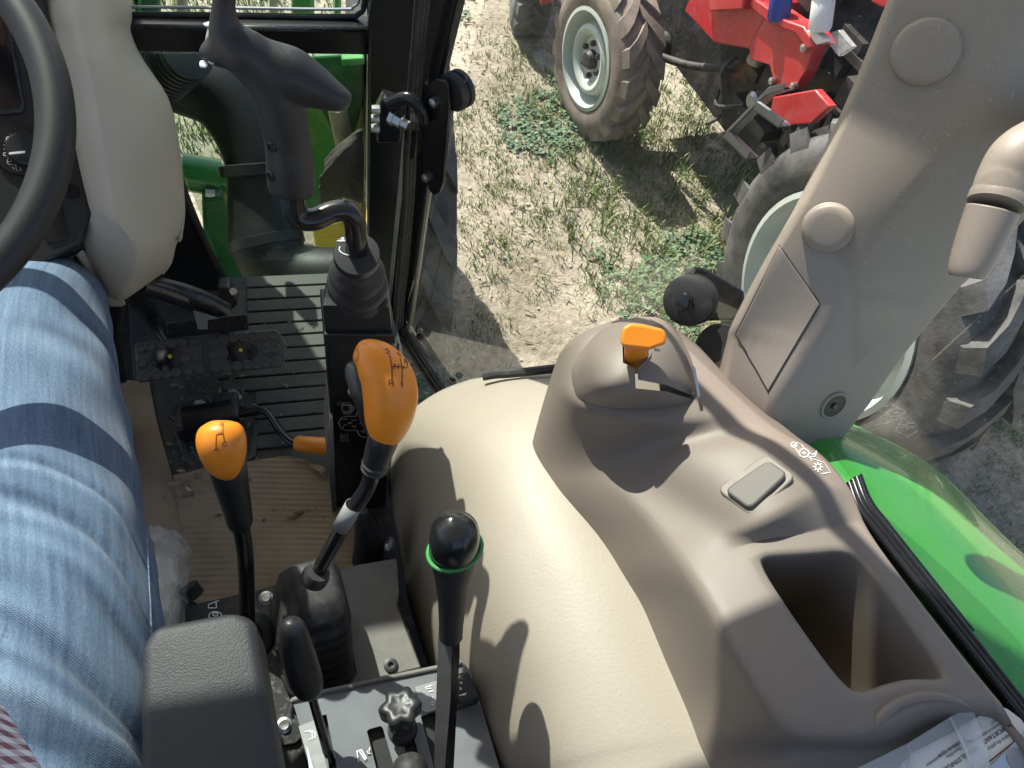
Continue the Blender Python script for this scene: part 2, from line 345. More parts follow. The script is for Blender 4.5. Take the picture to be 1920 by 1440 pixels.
def field(x, y): return .5 + .5*math.sin(2.3*x+.7*y+.4)*math.sin(1.9*y-1.1*x+1.1) * .9 + .25*math.sin(7*x+3*y)*math.sin(6*y-2*x)
def blades(nt, region, hgt, wid, thr, spread, dens, seed, lean=.6):
    rnd = random.Random(seed); v = []; f = []
    x0, x1, y0, y1 = region; n = 0; tries = 0
    while n < nt and tries < nt*12:
        tries += 1
        x, y = rnd.uniform(x0, x1), rnd.uniform(y0, y1)
        sh = 1.3 if x > 1.15 and 1.2 < y < 3 else 0
        if field(x, y) + sh*.3 < thr + rnd.uniform(-.28, .28): continue
        n += 1; s = rnd.uniform(.5, 1.25)
        for k in range(rnd.randint(*dens)):
            a = rnd.uniform(0, 2*pi); r = rnd.uniform(0, spread); bx, by = x + r*math.cos(a), y + r*math.sin(a); bz = gh(bx, by) - .004
            d = rnd.uniform(0, 2*pi); h_ = hgt*s*rnd.uniform(.5, 1.2); l = h_*rnd.uniform(.15, lean*1.6); w_ = wid*rnd.uniform(.6, 1.3)
            px, py = -math.sin(d)*w_, math.cos(d)*w_; cx, cy = math.cos(d)*l, math.sin(d)*l
            b = len(v)
            v += [(bx-px, by-py, bz), (bx+px, by+py, bz), (bx+cx*.45+px*.8, by+cy*.45+py*.8, bz+h_*.65), (bx+cx*.45-px*.8, by+cy*.45-py*.8, bz+h_*.65), (bx+cx, by+cy, bz+h_*.9)]
            f += [(b, b+1, b+2, b+3), (b+3, b+2, b+4)]
    return v, f
g = G(); v, f = blades(8200, (.25, 3.4, -.9, 4.6), .030, .0020, .54, .04, (6, 11), 3); g.add(v, f)
v, f = blades(800, (1.0, 2.6, 1.0, 3.1), .075, .0028, .35, .05, (6, 10), 5); g.add(v, f)
v, f = blades(2500, (-1.6, .3, 1.5, 5), .06, .003, .5, .04, (4, 7), 11); g.add(v, f)
def recalc_free(g, name, ma):
    me = bpy.data.meshes.new(name); me.from_pydata(g.v, [], g.f); me.materials.append(ma); o = bpy.data.objects.new(name, me); COL.objects.link(o); return o
o = kind(recalc_free(g, 'grass', M['grass']), 'stuff'); tag(o, 'short patchy green grass growing in the dry ground outside', 'grass')
def leaves(n, region, size, thr, seed):
    rnd = random.Random(seed); v = []; f = []; c = 0; tries = 0
    while c < n and tries < n*15:
        tries += 1
        x, y = rnd.uniform(region[0], region[1]), rnd.uniform(region[2], region[3])
        q = .5 + .5*math.sin(4.1*x-2.2*y)*math.sin(3.3*y+1.2*x+.5) + .2*math.sin(11*x)*math.sin(9*y)
        if q < thr + rnd.uniform(-.1, .1): continue
        c += 1
        for k in range(rnd.randint(4, 8)):
            a = rnd.uniform(0, 2*pi); r = rnd.uniform(.003, .028); bx, by = x+r*math.cos(a), y+r*math.sin(a); z = gh(bx, by) + rnd.uniform(.008, .03)
            s = size*rnd.uniform(.6, 1.3); t = rnd.uniform(-.5, .5); b = len(v)
            for j in range(6):
                q_ = j*pi/3; v.append((bx + s*math.cos(q_), by + s*.85*math.sin(q_), z + s*t*math.cos(q_+a)))
            f.append(tuple(range(b, b+6)))
    return v, f
g = G(); g.add(*leaves(1700, (.3, 2.6, -.4, 3.6), .0085, .78, 9)); o = kind(recalc_free(g, 'clover', M['clover']), 'stuff'); tag(o, 'low round-leaved clover patches on the dry ground', 'clover')
g = G(); rnd = random.Random(4)
for i in range(5500):
    x, y = rnd.uniform(.2, 3.2), rnd.uniform(-.8, 4.2); a = rnd.uniform(0, 2*pi); l = rnd.uniform(.01, .045); w_ = rnd.uniform(.0008, .0018); z = gh(x, y) + rnd.uniform(.003, .014)
    dx, dy = math.cos(a)*l, math.sin(a)*l
    g.add([(x-dy*w_/l, y+dx*w_/l, z), (x+dy*w_/l, y-dx*w_/l, z), (x+dx+dy*w_/l, y+dy-dx*w_/l, z+rnd.uniform(-.005, .012)), (x+dx-dy*w_/l, y+dy+dx*w_/l, z+rnd.uniform(-.005, .012))], [(0, 1, 2, 3)])
o = kind(recalc_free(g, 'straw', M['straw']), 'stuff'); tag(o, 'scattered bits of dry straw lying on the ground', 'straw')
g = G()
for i in range(3600):
    x, y = rnd.uniform(.2, 3.0), rnd.uniform(-.8, 4.2); s = .003 + .009*rnd.random()**6; z = gh(x, y) + s*.2
    if i == 0: x, y, s = 1.0, 1.55, .02; z = gh(x, y)
    o6 = [(1, 0, 0), (.3, .95, 0), (-.8, .6, 0), (-.8, -.6, 0), (.3, -.95, 0)]
    q = rnd.uniform(.6, 1.3)
    pts = [(x+s*a*rnd.uniform(.7, 1.2), y+s*b*q*rnd.uniform(.7, 1.2), z-.3*s) for a, b, _ in o6] + [(x+s*.6*a, y+s*.6*b*q, z+s*rnd.uniform(.4, .7)) for a, b, _ in o6]
    g.add(pts, [(0, 1, 6, 5), (1, 2, 7, 6), (2, 3, 8, 7), (3, 4, 9, 8), (4, 0, 5, 9), (5, 6, 7, 8, 9)])
o = kind(recalc_free(g, 'stones', M['stone']), 'stuff'); tag(o, 'small pale stones scattered over the chalky ground', 'stones')

# ================================================================== WHEELS
def tyre_geo(g, c, ax, f, Rr, W, rr, nl, lh, lw):
    """carcass and chevron lugs; c centre of outer face, ax axle direction (outer to inner), f forward"""
    ax, f, u = nrm(ax), nrm(f), A(0, 0, 1)
    k = Rr - rr
    prof = [(rr, .10*W), (rr+.05*k, .03*W), (rr+.35*k, -.03*W), (rr+.62*k, -.015*W), (rr+.72*k, .0), (rr+.75*k, .012*W), (Rr-.10*k, .06*W), (Rr, .17*W), (Rr+.004, .5*W), (Rr, .83*W), (Rr-.10*k, .94*W), (rr+.62*k, 1.01*W), (rr+.35*k, 1.03*W), (rr, .9*W), (rr-.004, .5*W)]
    n = 72; v = []; fc = []
    for r, h in prof:
        for j in range(n): a = 2*pi*j/n; v.append(np.asarray(c) + ax*h + r*(math.cos(a)*f + math.sin(a)*u))
    m_ = len(prof)
    for i in range(m_):
        for j in range(n): q = (i+1) % m_; fc.append((i*n+j, i*n+(j+1) % n, q*n+(j+1) % n, q*n+j))
    g.add(v, fc)
    def pt(a, r, h): return np.asarray(c) + ax*h + r*(math.cos(a)*f + math.sin(a)*u)
    da = .36
    for side in (0, 1):
        for i in range(nl):
            a0 = 2*pi*(i + .5*side)/nl
            st = [(.53, 0, 1), (.40, .35, 1), (.25, .7, 1), (.08, 1.0, .98), (.03, 1.06, .90)]
            rings = []
            for wq, q, rq in st:
                h = wq*W if side == 0 else (1-wq)*W
                a = a0 + da*q*(.9); hw = lw*(.8+.5*q)/2/Rr
                top = (Rr + lh)*rq if rq > .95 else Rr - .02
                base = Rr - .02 if rq > .95 else Rr - .10*k - .03
                rings.append([pt(a-hw*1.25, base, h), pt(a-hw, top, h), pt(a+hw, top, h), pt(a+hw*1.25, base, h)])
            g.loft(rings)
def wheel(parent, c, ax, f, Rr, W, rr, nl, lh, lw, name, tm, style, label=None):
    whl = G(); tyre_geo(whl, c, ax, f, Rr, W, rr, nl, lh, lw)
    e = bpy.data.objects.new(name, None); COL.objects.link(e); put(e, c, parent)
    if label: e['label'] = label
    whl.build('tyre', tm, e, angle=35)
    q = G()
    if style == 'front':
        q.lathe([(rr+.006, .02), (rr+.008, .0), (rr-.004, -.002), (rr-.012, .02), (rr-.022, W*.25), (rr*.80, W*.34), (rr*.74, W*.28), (rr*.70, W*.10), (rr*.62, W*.06), (rr*.52, W*.10), (rr*.46, W*.2), (.02, W*.22), (.001, W*.22)], c, ax, 48, False)
    else:
        q.lathe([(rr+.006, .03), (rr+.010, .0), (rr-.004, -.004), (rr-.014, .03), (rr-.03, W*.3), (rr-.05, W*.42), (rr*.72, W*.45), (rr*.66, W*.38), (rr*.3, W*.30), (.001, W*.30)], c, ax, 56, False)
    q.build('rim', M['rim'], e, solid=.006)
    hb = G().lathe([(rr*.2, W*.24), (rr*.2, W*.1), (rr*.15, W*.02), (.0001, W*.0)], c, ax, 24)
    hb.build('hub', M['engine'], e)
    for i in range(6):
        a = 2*pi*i/6 + .3; p = np.asarray(c) + np.asarray(ax)*(W*.17) + rr*.34*(math.cos(a)*np.asarray(f) + A(0, 0, math.sin(a)))
        G().lathe([(.012, W*.08), (.012, -.012), (.007, -.016), (.0001, -.016)], p, ax, 6).build('wheel_nut', M['engine'], e)
    return e

# ================================================================== RED TRACTOR
YW = .165
RO = A(1.467, 1.181, 0); RX = A(math.cos(YW), math.sin(YW), 0); RF = A(-math.sin(YW), math.cos(YW), 0); UZ = A(0, 0, 1)
def RP(px, py, lx): return PL(px, py, RO + RX*lx, RX)
def RL(lx, ly, z): return A(RO[0], RO[1], 0) + RX*lx + RF*ly + A(0, 0, z)
rt = thing('red_tractor', 'red tractor with pale wheel rims parked alongside on the grass', 'tractor', (RO[0], RO[1], GZ))
fc_ = A(1.183, 2.742, GZ + .328)
fa = .19; FX = A(math.cos(fa), math.sin(fa), 0); FF = A(-math.sin(fa), math.cos(fa), 0)
wheel(rt, fc_, FX, FF, .318, .20, .198, 17, .024, .05, 'front_wheel', M['tyredust'], 'front', 'small front wheel with mud-dusted tyre')
wheel(rt, fc_ + RX*1.05, FX, FF, .318, .20, .198, 17, .024, .05, 'front_wheel', M['tyredust'], 'front')
wheel(rt, A(RO[0], RO[1], GZ + .55), RX, RF, .505, .32, .343, 20, .040, .055, 'rear_wheel', M['tyre'], 'rear', 'large rear wheel with deep lugs')
wheel(rt, A(RO[0], RO[1], GZ + .55) + RX*1.15, RX, RF, .505, .32, .343, 20, .040, .055, 'rear_wheel', M['tyre'], 'rear')
# front axle, steering link
hubp = fc_ + FX*.12
g = G(); g.tube([hubp + RX*.02 + UZ*.0, hubp + RX*.2 + UZ*.03, hubp + RX*.45 + UZ*.07, hubp + RX*.8], [.06, .055, .06, .05], 16); g.lathe([(.08, 0), (.095, .02), (.095, .08), (.06, .11)], hubp, RX, 20)
g.box(hubp + RX*.08 + UZ*.09, RX*.04, RF*.045, UZ*.08)
g.build('front_axle', M['engine'], rt, bevel=.008)
G().tube(spline([RP(1235, 105, .24), RP(1290, 122, .27), RP(1345, 126, .3), RP(1430, 112, .32), RP(1500, 112, .4)], 5), .016, 10).build('steering_link', M['engine'], rt)
# red front casting and bracket
def slab(pts, lx, th, name, ma, b=.006, label=None):
    o = G().prism([RP(px, py, lx) for px, py in pts], RX*th).build(name, ma, rt, bevel=b, angle=30)
    if label: o['label'] = label
    return o
slab([(1312, -50), (1283, 20), (1338, 80), (1404, 92), (1441, 22), (1415, -50)], .20, .22, 'front_bolster', M['redpaint'])
slab([(1316, -50), (1330, 22), (1392, 18), (1402, -50)], .165, .06, 'bolster_cover', M['redpaint'])
slab([(1404, 86), (1438, 26), (1468, 40), (1502, 48), (1527, 88), (1512, 132), (1488, 168), (1452, 160), (1442, 122), (1406, 112)], .20, .05, 'side_bracket', M['redpaint'], .004)
slab([(1398, 6), (1412, -4), (1472, 38), (1506, 50), (1528, 86), (1512, 92), (1490, 62), (1440, 42)], .185, .09, 'bracket_flange', M['redpaint'], .004)
slab([(1418, 88), (1448, 92), (1486, 100), (1470, 128), (1440, 118), (1412, 108)], .21, .08, 'bracket_web', M['redpaint'], .004)
for px, py in ((1508, 90), (1448, 152), (1488, 162)):
    G().lathe([(.012, .01), (.012, -.008), (.006, -.011), (.0001, -.011)], RP(px, py, .19), RX, 8).build('bracket_bolt', M['steel'], rt)
slab([(1449, 182), (1528, 168), (1556, 200), (1520, 232), (1462, 236), (1444, 206)], .10, .03, 'step_plate', M['redpaint'], .004)
# grey step frame
g = G()
for a, b in (((1356, 258), (1432, 180)), ((1432, 180), (1462, 172)), ((1356, 258), (1398, 300)), ((1412, 206), (1458, 240))):
    p, q = RP(*a, -.02), RP(*b, .02); g.prism([p, q, q + UZ*.03, p + UZ*.03], RX*.012)
    g.prism([p, q, q + RX*.05, p + RX*.05], UZ*.006)
g.build('step_frame', M['grey'], rt, bevel=.001)
# engine bay
def lbox(g, x0, x1, y0, y1, z0, z1): g.box(RL((x0+x1)/2, (y0+y1)/2, (z0+z1)/2), RX*(x1-x0)/2, RF*(y1-y0)/2, UZ*(z1-z0)/2)
g = G(); lbox(g, .36, .72, .62, 1.75, -.75, -.18); lbox(g, .32, .78, -.3, .66, -.80, -.30); lbox(g, .42, .68, .8, 1.3, -.2, .0)
for i in range(22):
    ly, z, sx = rnd.uniform(.42, .95), rnd.uniform(-.6, -.1), rnd.uniform(.02, .05)
    lbox(g, .32-rnd.uniform(0, .05), .40, ly, ly+rnd.uniform(.03, .14), z, z+rnd.uniform(.02, .09))
for i in range(7):
    a = RL(.29, rnd.uniform(.4, 1.2), rnd.uniform(-.75, -.1)); b = a + RF*rnd.uniform(-.3, .3) + UZ*rnd.uniform(-.15, .15) - RX*.02
    g.tube(spline([a, (a+b)/2 - RX*.05 - UZ*.03, b], 5), rnd.uniform(.005, .012), 8)
g.build('engine_block', M['engine'], rt, bevel=.006)
for i in range(8):
    p = RL(.28, rnd.uniform(.45, 1.0), rnd.uniform(-.7, -.2)); G().lathe([(.03, .03), (.032, -.02), (.02, -.03), (.0001, -.03)], p, RX if i % 2 else UZ, 14).build('engine_cap', M['grey'] if i % 3 == 0 else M['engine'], rt)
def filt(px, py, lx, r, h, ma, name, band=None):
    p = RP(px, py, lx); ax = nrm(RP(px + 8, py - 60, lx) - p)
    o = G().lathe([(.0001, -h/2), (r*.8, -h/2), (r, -h/2+.012), (r, h/2-.012), (r*.85, h/2), (r*.5, h/2+.008), (r*.45, h/2+.02), (.0001, h/2+.02)], p, ax, 24).build(name, ma, rt)
    return p, ax
filt(1464, 2, .2, .036, .12, M['blue'], 'blue_oil_filter')
p, ax = filt(1541, 26, .2, .034, .10, M['lamp'], 'white_oil_filter')
g = G().lathe([(.0345, .046), (.037, .048), (.037, .06), (.02, .075), (.0001, .075)], p, ax, 20); g.build('filter_head', M['engine'], rt)
slab([(1540, 66), (1572, 56), (1598, 88), (1572, 106)], .22, .02, 'side_label', M['clear'], .002)
slab([(1508, 56), (1530, 60), (1548, 78), (1530, 84)], .19, .03, 'side_plate', M['lamp'], .002)
slab([(1628, -60), (1632, 4), (1652, 14), (1700, 6), (1760, -70)], .1, .12, 'rear_bracket', M['redpaint'])
# hood, fenders and roll bar of the red tractor (above the frame)
g = G(); lbox(g, .30, .80, .55, 1.95, .02, .34); g.build('bonnet', M['redpaint'], rt, bevel=.05, seg=3)
g = G(); lbox(g, .30, .80, -.35, .5, -.3, -.24); g.build('footplate', M['redpaint'], rt, bevel=.01)
g = G(); lbox(g, .35, .40, -.35, -.30, -.3, 1.0); lbox(g, .72, .77, -.35, -.30, -.3, 1.0); lbox(g, .35, .77, -.35, -.30, 1.0, 1.05); g.build('roll_bar', M['engine'], rt, bevel=.008)
g = G(); lbox(g, .40, .70, -.25, .1, -.24, -.1); lbox(g, .40, .70, -.3, -.22, -.1, .15); g.build('seat', M['seat'], rt, bevel=.04, seg=3)

# another red machine just in view at the top edge
ms = thing('red_machine', 'red machine with dark wheel far ahead at the top edge', 'machine', (1.45, 4.3, GZ))
p = Z(968, -46, GZ+.22)
G2 = G(); tyre_geo(G2, p, A(.97, -.2, 0), A(.2, .97, 0), .25, .18, .13, 15, .02, .04); G2.build('tyre', M['tyre'], ms, angle=35)
G().lathe([(.14, .02), (.12, .05), (.05, .06), (.0001, .06)], p, A(.97, -.2, 0), 24).build('rim', M['engine'], ms)
G().prism([Z(1008, -70, GZ+.35), Z(1012, 12, GZ+.35), Z(1036, 6, GZ+.35), Z(1048, -70, GZ+.35)], (0, 0, .12)).build('bumper', M['redpaint'], ms, bevel=.01)
g = G(); q0 = Z(1010, -330, GZ+.6); g.box(q0 + A(.1, .5, .1), (.5, 0, 0), (0, .6, 0), (0, 0, .25)); g.box(q0 + A(.15, .3, -.35), (.35, 0, 0), (0, .25, 0), (0, 0, .12)); g.build('body', M['redpaint'], ms, bevel=.04)
g = G()
for k in (.1, .5): g.box(q0 + A(k - .2, 0.9, -.25), (.04, 0, 0), (0, .04, 0), (0, 0, .2))
g.build('frame', M['engine'], ms)

# ================================================================== OUR TRACTOR, OUTSIDE THE CAB
ow_ = thing('front_wheel', 'big black lugged front tyre just beyond the door pillar', 'wheel', (.28, 1.75, GZ))
g = G(); tyre_geo(g, A(.345, 1.75, GZ+.60), A(-1, 0, 0), A(0, 1, 0), .56, .20, .33, 18, .042, .06); g.build('tyre', M['tyre'], ow_, angle=35)
G().lathe([(.335, .05), (.30, .12), (.1, .14), (.0001, .14)], A(.345, 1.75, GZ+.60), A(-1, 0, 0), 40).build('rim', M['yellow'], ow_)
hd = thing('engine_hood', 'green engine hood ahead of the windscreen, dark grille panels in its side', 'hood', (-.45, 2.0, -.1))
g = G(); g.prism([(-.78, 1.14, -.15), (-.34, 1.14, -.15), (-.34, 1.14, .22), (-.42, 1.14, .34), (-.68, 1.14, .34), (-.78, 1.14, .22)], (0, 1.7, -.02)); g.build('hood_shell', M['greenpaint'], hd, bevel=.03, seg=3)
for i in range(3):
    g = G(); g.abox(-.34, -.33, 1.3+.42*i, 1.62+.42*i, -.1, .18); g.build('side_grille', M['gloss'], hd, bevel=.004)
mst = thing('shade_mast', 'made-up green mast added ahead of the windscreen to shade the cab floor', 'mast', (-.43, 1.35, GZ))
G().abox(-.55, -.31, 1.28, 1.42, -.5, 1.38).build('shade_mast_post', M['greendark'], mst, bevel=.012)  # made-up upright, placed to keep sun off the cardboard and floor
G().abox(-.62, -.24, 1.26, 1.44, -.62, -.48).build('shade_mast_foot', M['greendark'], mst, bevel=.012)
lf = thing('loader_mount', 'green steel loader frame and hydraulic casting behind lower window', 'frame', (.0, 1.5, -.6))
g = G(); g.prism([Y(585, 108, 1.55), Y(682, 104, 1.55), Y(684, 175, 1.55), Y(668, 262, 1.55), Y(628, 262, 1.55), Y(600, 210, 1.55)], (0, .10, 0)); g.build('tower_plate', M['greendark'], lf, bevel=.008)
g = G(); g.prism([Y(640, 112, 1.5), Y(684, 110, 1.5), Y(684, 122, 1.5), Y(642, 126, 1.5)], (0, .14, 0)); g.build('tower_flange', M['greenpaint'], lf, bevel=.004)
g = G(); g.tube([Y(340, 322, 1.5), Y(412, 334, 1.5)], .045, 20); g.tube([Y(400, 332, 1.5), Y(432, 336, 1.5)], .036, 20); g.build('cylinder', M['greenpaint'], lf)
g = G(); g.prism([Y(378, 375, 1.42), Y(420, 372, 1.42), Y(470, 560, 1.42), Y(432, 575, 1.42), Y(382, 470, 1.42)], (0, .12, 0)); g.build('side_casting', M['greendark'], lf, bevel=.01)
g = G(); g.prism([Y(392, 352, 1.46), Y(416, 348, 1.46), Y(418, 372, 1.46), Y(394, 376, 1.46)], (0, .06, 0)); g.build('lug', M['greenpaint'], lf, bevel=.006)
g = G(); g.tube([Y(385, 362, 1.44), Y(403, 364, 1.44)], .012, 8); g.build('bolt', M['steel'], lf)
g = G(); g.prism([Y(560, 200, 1.9), Y(650, 190, 1.9), Y(690, 430, 1.9), Y(560, 430, 1.9)], (0, .05, 0)); g.build('rear_plate', M['greendark'], lf, bevel=.01)
o = G().prism([Y(586, 430, 1.45), Y(640, 416, 1.45), Y(655, 425, 1.45), Y(660, 510, 1.45), Y(598, 515, 1.45)], (0, .06, 0)).build('yellow_panel', M['yellow'], None, bevel=.008); tag(o, 'bright yellow metal panel low behind the bent joystick shaft', 'panel')
o = G().tube([Y(632, 200, 1.5), Y(652, 300, 1.5), Y(664, 420, 1.5)], .022, 12).build('pale_post', M['pale'], None); tag(o, 'pale wooden post seen through lower window beside the pillar', 'post')
g = G(); g.grid(upgrid([[Y(606, 300, 1.44), Y(640, 262, 1.40), Y(682, 240, 1.44)], [Y(604, 325, 1.42), Y(645, 285, 1.36), Y(684, 275, 1.42)], [Y(596, 352, 1.44), Y(640, 330, 1.38), Y(684, 335, 1.42)], [Y(602, 388, 1.46), Y(640, 375, 1.42), Y(684, 385, 1.46)]], 6, 6) + np.random.normal(0, .002, (19, 13, 3)), .01); o = g.build('dark_cloth', M['cloth'], None, sub=1); tag(o, 'crumpled dark brown cloth hanging over the loader frame', 'cloth')
ad = thing('exhaust_duct', 'fat matt black duct bending down and across behind lower window', 'duct', Y(480, 300, 1.35))
pth = spline([Y(235, 90, 1.42), Y(330, 135, 1.42), Y(420, 185, 1.38), Y(478, 290, 1.30), Y(492, 400, 1.22), Y(505, 470, 1.16), Y(545, 512, 1.12), Y(620, 520, 1.10), Y(720, 520, 1.10)], 8)
G().tube(pth, [.070 + .006*math.sin(i*.2) for i in range(len(pth))], 28).build('duct_tube', M['duct'], ad)
for t in (26, 38): 
    ax = nrm(pth[t+1] - pth[t-1]); G().lathe([(.073, -.012), (.08, -.01), (.08, .01), (.073, .012)], pth[t], ax, 28).build('duct_clamp', M['black'], ad)
g = G(); p = Y(330, 120, 1.25); ax = nrm(A(.3, -.2, .4))
for i in range(9): g.lathe([(.03, i*.012), (.045, i*.012+.004), (.045, i*.012+.008), (.03, i*.012+.012)], p - ax*.06, ax, 24)
g.build('corrugated_sleeve', M['black'], ad)
for i, (a, b, ma) in enumerate((((258, -20), (300, 30), 'greendark'), ((330, -25), (350, 34), 'pale'), ((505, -25), (520, 34), 'pale'), ((548, -30), (590, 34), 'greenpaint'), ((628, -30), (640, 34), 'greenpaint'))):
    lab = ['dark green upright left of the upper windscreen', 'pale upright ahead of the hood left of the joystick', 'pale upright ahead of the hood right of the joystick', 'bright green upright seen through upper windscreen', 'thin green upright near the upper windscreen corner'][i]
    o = G().prism([Y(a[0], a[1], 1.12), Y(b[0], a[1], 1.12), Y(b[0], b[1]+30, 1.12), Y(a[0], b[1]+30, 1.12)], (0, .05, 0)).build('upright', M[ma], None, bevel=.006); tag(o, lab, 'upright', 'uprights ahead of the windscreen')
# green rear fender
fr = thing('rear_fender', 'glossy green rear fender curving outside the side window', 'fender', Z(1750, 1000, .3))
rows = []
for inner, crown, outer, zi, zc, zo in (((1325, 722), (1312, 700), (1306, 688), .36, .34, .25), ((1430, 800), (1440, 752), (1445, 738), .40, .385, .30), ((1545, 900), (1572, 812), (1578, 786), .43, .42, .34), ((1630, 1010), (1720, 900), (1745, 872), .445, .435, .355), ((1745, 1170), (1850, 1040), (1885, 1008), .455, .445, .365), ((1900, 1345), (1990, 1200), (2050, 1160), .46, .445, .37), ((2050, 1540), (2150, 1380), (2230, 1330), .45, .44, .36)):
    a, b, c = Z(*inner, zi), Z(*crown, zc), Z(*outer, zo)
    rows.append([a - A(.02, 0, .22), a - A(.004, 0, .02), a + (b-a)*.3 + A(0, 0, .012), b, c, c - A(-.006, 0, .03), c - A(-.01, 0, .18)])
G().grid(upgrid(rows, 6, 5), .006).build('fender_shell', M['greenpaint'], fr, angle=60)

# ================================================================== CAB SHELL
def tubepx(g, pts, n=16, k=5, cap=True):          # (px, py, distance, radius in px)
    P = spline([D(a, b, c) for a, b, c, r in pts], k); r = spline([(r*c/F, 0, 0) for a, b, c, r in pts], k)[:, 0]
    return g.tube(P, np.maximum(r, .0004), n, cap)
def rot_ring(c, u, v, n=32, p=2.0):
    out = []
    for a in np.linspace(0, 2*pi, n, endpoint=False):
        ca, sa = math.cos(a), math.sin(a)
        out.append(np.asarray(c) + np.asarray(u)*math.copysign(abs(ca)**(2/p), ca) + np.asarray(v)*math.copysign(abs(sa)**(2/p), sa))
    return out
def carve(o, cutters):
    for cg in cutters:
        c = cg.build('cutter', M['black'], None)
        b = o.modifiers.new('c', 'BOOLEAN'); b.operation = 'DIFFERENCE'; b.object = c; b.solver = 'EXACT'
        bpy.context.view_layer.update()
        me = bpy.data.meshes.new_from_object(o.evaluated_get(bpy.context.evaluated_depsgraph_get()))
        o.modifiers.clear(); o.data = me; bpy.data.objects.remove(c)
    o.data.set_sharp_from_angle(angle=R_(40)); return o
def viewprism(px, d0, d1):                        # a cutter through a panel, along the line of sight
    return G().loft([[D(a, b, d0) for a, b in px], [D(a, b, d1) for a, b in px]])
BV = {}
def hit(o, px, py):
    if o.name not in BV:
        bpy.context.view_layer.update(); BV[o.name] = (BVHTree.FromObject(o, bpy.context.evaluated_depsgraph_get()), o.matrix_world.copy())
    t, mw = BV[o.name]; im = mw.inverted()
    a = im @ Vector(EYE); d = (im.to_3x3() @ Vector(ray(px, py))).normalized()
    l, n, i, ds = t.ray_cast(a, d)
    if l is None: return None, None
    if n.dot(d) > 0: n = -n
    return np.array(mw @ l), np.array((mw.to_3x3() @ n).normalized())
def mark(on, lines, wpx, ma, parent, name='printed_symbol', lift=.0006):
    """flat print laid on a surface: polylines given in photo pixels, ribbons of real width on the hit surface"""
    g = G()
    for ln in lines:
        pts = []
        for i in range(len(ln) - 1):
            a, b = A(*ln[i]), A(*ln[i+1]); k = max(1, int(np.linalg.norm(b-a)/5))
            pts += [a + (b-a)*j/k for j in range(k)]
        pts.append(A(*ln[-1]))
        P = [(h, n) for h, n in (hit(on, *p) for p in pts) if h is not None]
        if len(P) < 2: continue
        L_, R2 = [], []
        for i, (h, n) in enumerate(P):
            t = nrm(P[min(i+1, len(P)-1)][0] - P[max(i-1, 0)][0]); s = np.cross(n, t); wd = wpx*np.dot(h-EYE, fwd)/F/2
            ext = t*wd if i == len(P)-1 else (-t*wd if i == 0 else 0)
            L_.append(h + n*lift + s*wd + ext); R2.append(h + n*lift - s*wd + ext)
        N = len(L_); g.add(L_ + R2, [(i, i+1, N+i+1, N+i) for i in range(N-1)])
    if not g.v: print('no hit', name); return None
    return g.build(name, ma, parent)
def fillmark(on, poly, ma, parent, name, lift=.0005):
    P = [hit(on, *p) for p in poly]; P = [h + n*lift for h, n in P if h is not None]
    if len(P) < 3: print('no hit fill', name); return
    return G().add(P, [tuple(range(len(P)))]) is None or None
def circ(cx, cy, rx, ry, n=14, a0=0, a1=360): return [(cx + rx*math.cos(R_(a)), cy + ry*math.sin(R_(a))) for a in np.linspace(a0, a1, n)]

o = G().prism([(-.8, -.6, -.06), (.30, -.6, -.06), (.22, .2, -.06), (.14, .60, -.06), (.12, .93, -.06), (-.8, .93, -.06)], (0, 0, .055)).build('floor', M['rubber'], None); kind(o, 'structure')
o = G().prism([(-.80, -.75, 1.55), (.62, -.75, 1.55), (.62, .42, 1.55), (.10, 1.02, 1.55), (-.80, 1.02, 1.55)], (0, 0, .09)).build('roof', M['roof'], None, bevel=.03); kind(o, 'structure')  # front right corner cut away, out of view, so sun reaches the fender
o = G().abox(-.80, .60, -.78, -.74, .0, .62).build('rear_wall', M['black'], None, bevel=.01); kind(o, 'structure')
# front right pillar
pt_ = thing('door_pillar', 'black painted cab pillar between lower windscreen and glass door', 'pillar', (.12, .88, 0))
sec0 = [(.088, .945), (.086, .905), (.112, .872), (.128, .838), (.150, .812), (.160, .820), (.168, .86), (.13, .95)]
def secz(z, pts): return [A(x + .035*max(0, z)*(1 if x > .11 else .1) + .36*max(0, z-.6)**1.3, y - .02*z, z) for x, y in pts]  # unseen upper part bent outward to steer the post's shadow
G().loft([secz(q_, sec0) for q_ in (-.06, .5, .7, .85, 1.0, 1.2, 1.4, 1.56)]).build('post', M['gloss'], pt_, bevel=.004, angle=30)
G().loft([secz(-.06, [(.116, .858), (.121, .847), (.123, .850), (.118, .861)]), secz(.62, [(.116, .858), (.121, .847), (.123, .850), (.118, .861)])]).build('trim_strip', M['grey'], pt_)
o = G().abox(-.80, -.74, .86, .93, -.05, 1.56).build('left_pillar', M['gloss'], None, bevel=.01); kind(o, 'structure')
o = G().abox(.56, .62, -.76, -.70, -.05, 1.56).build('rear_pillar', M['gloss'], None, bevel=.01); kind(o, 'structure')
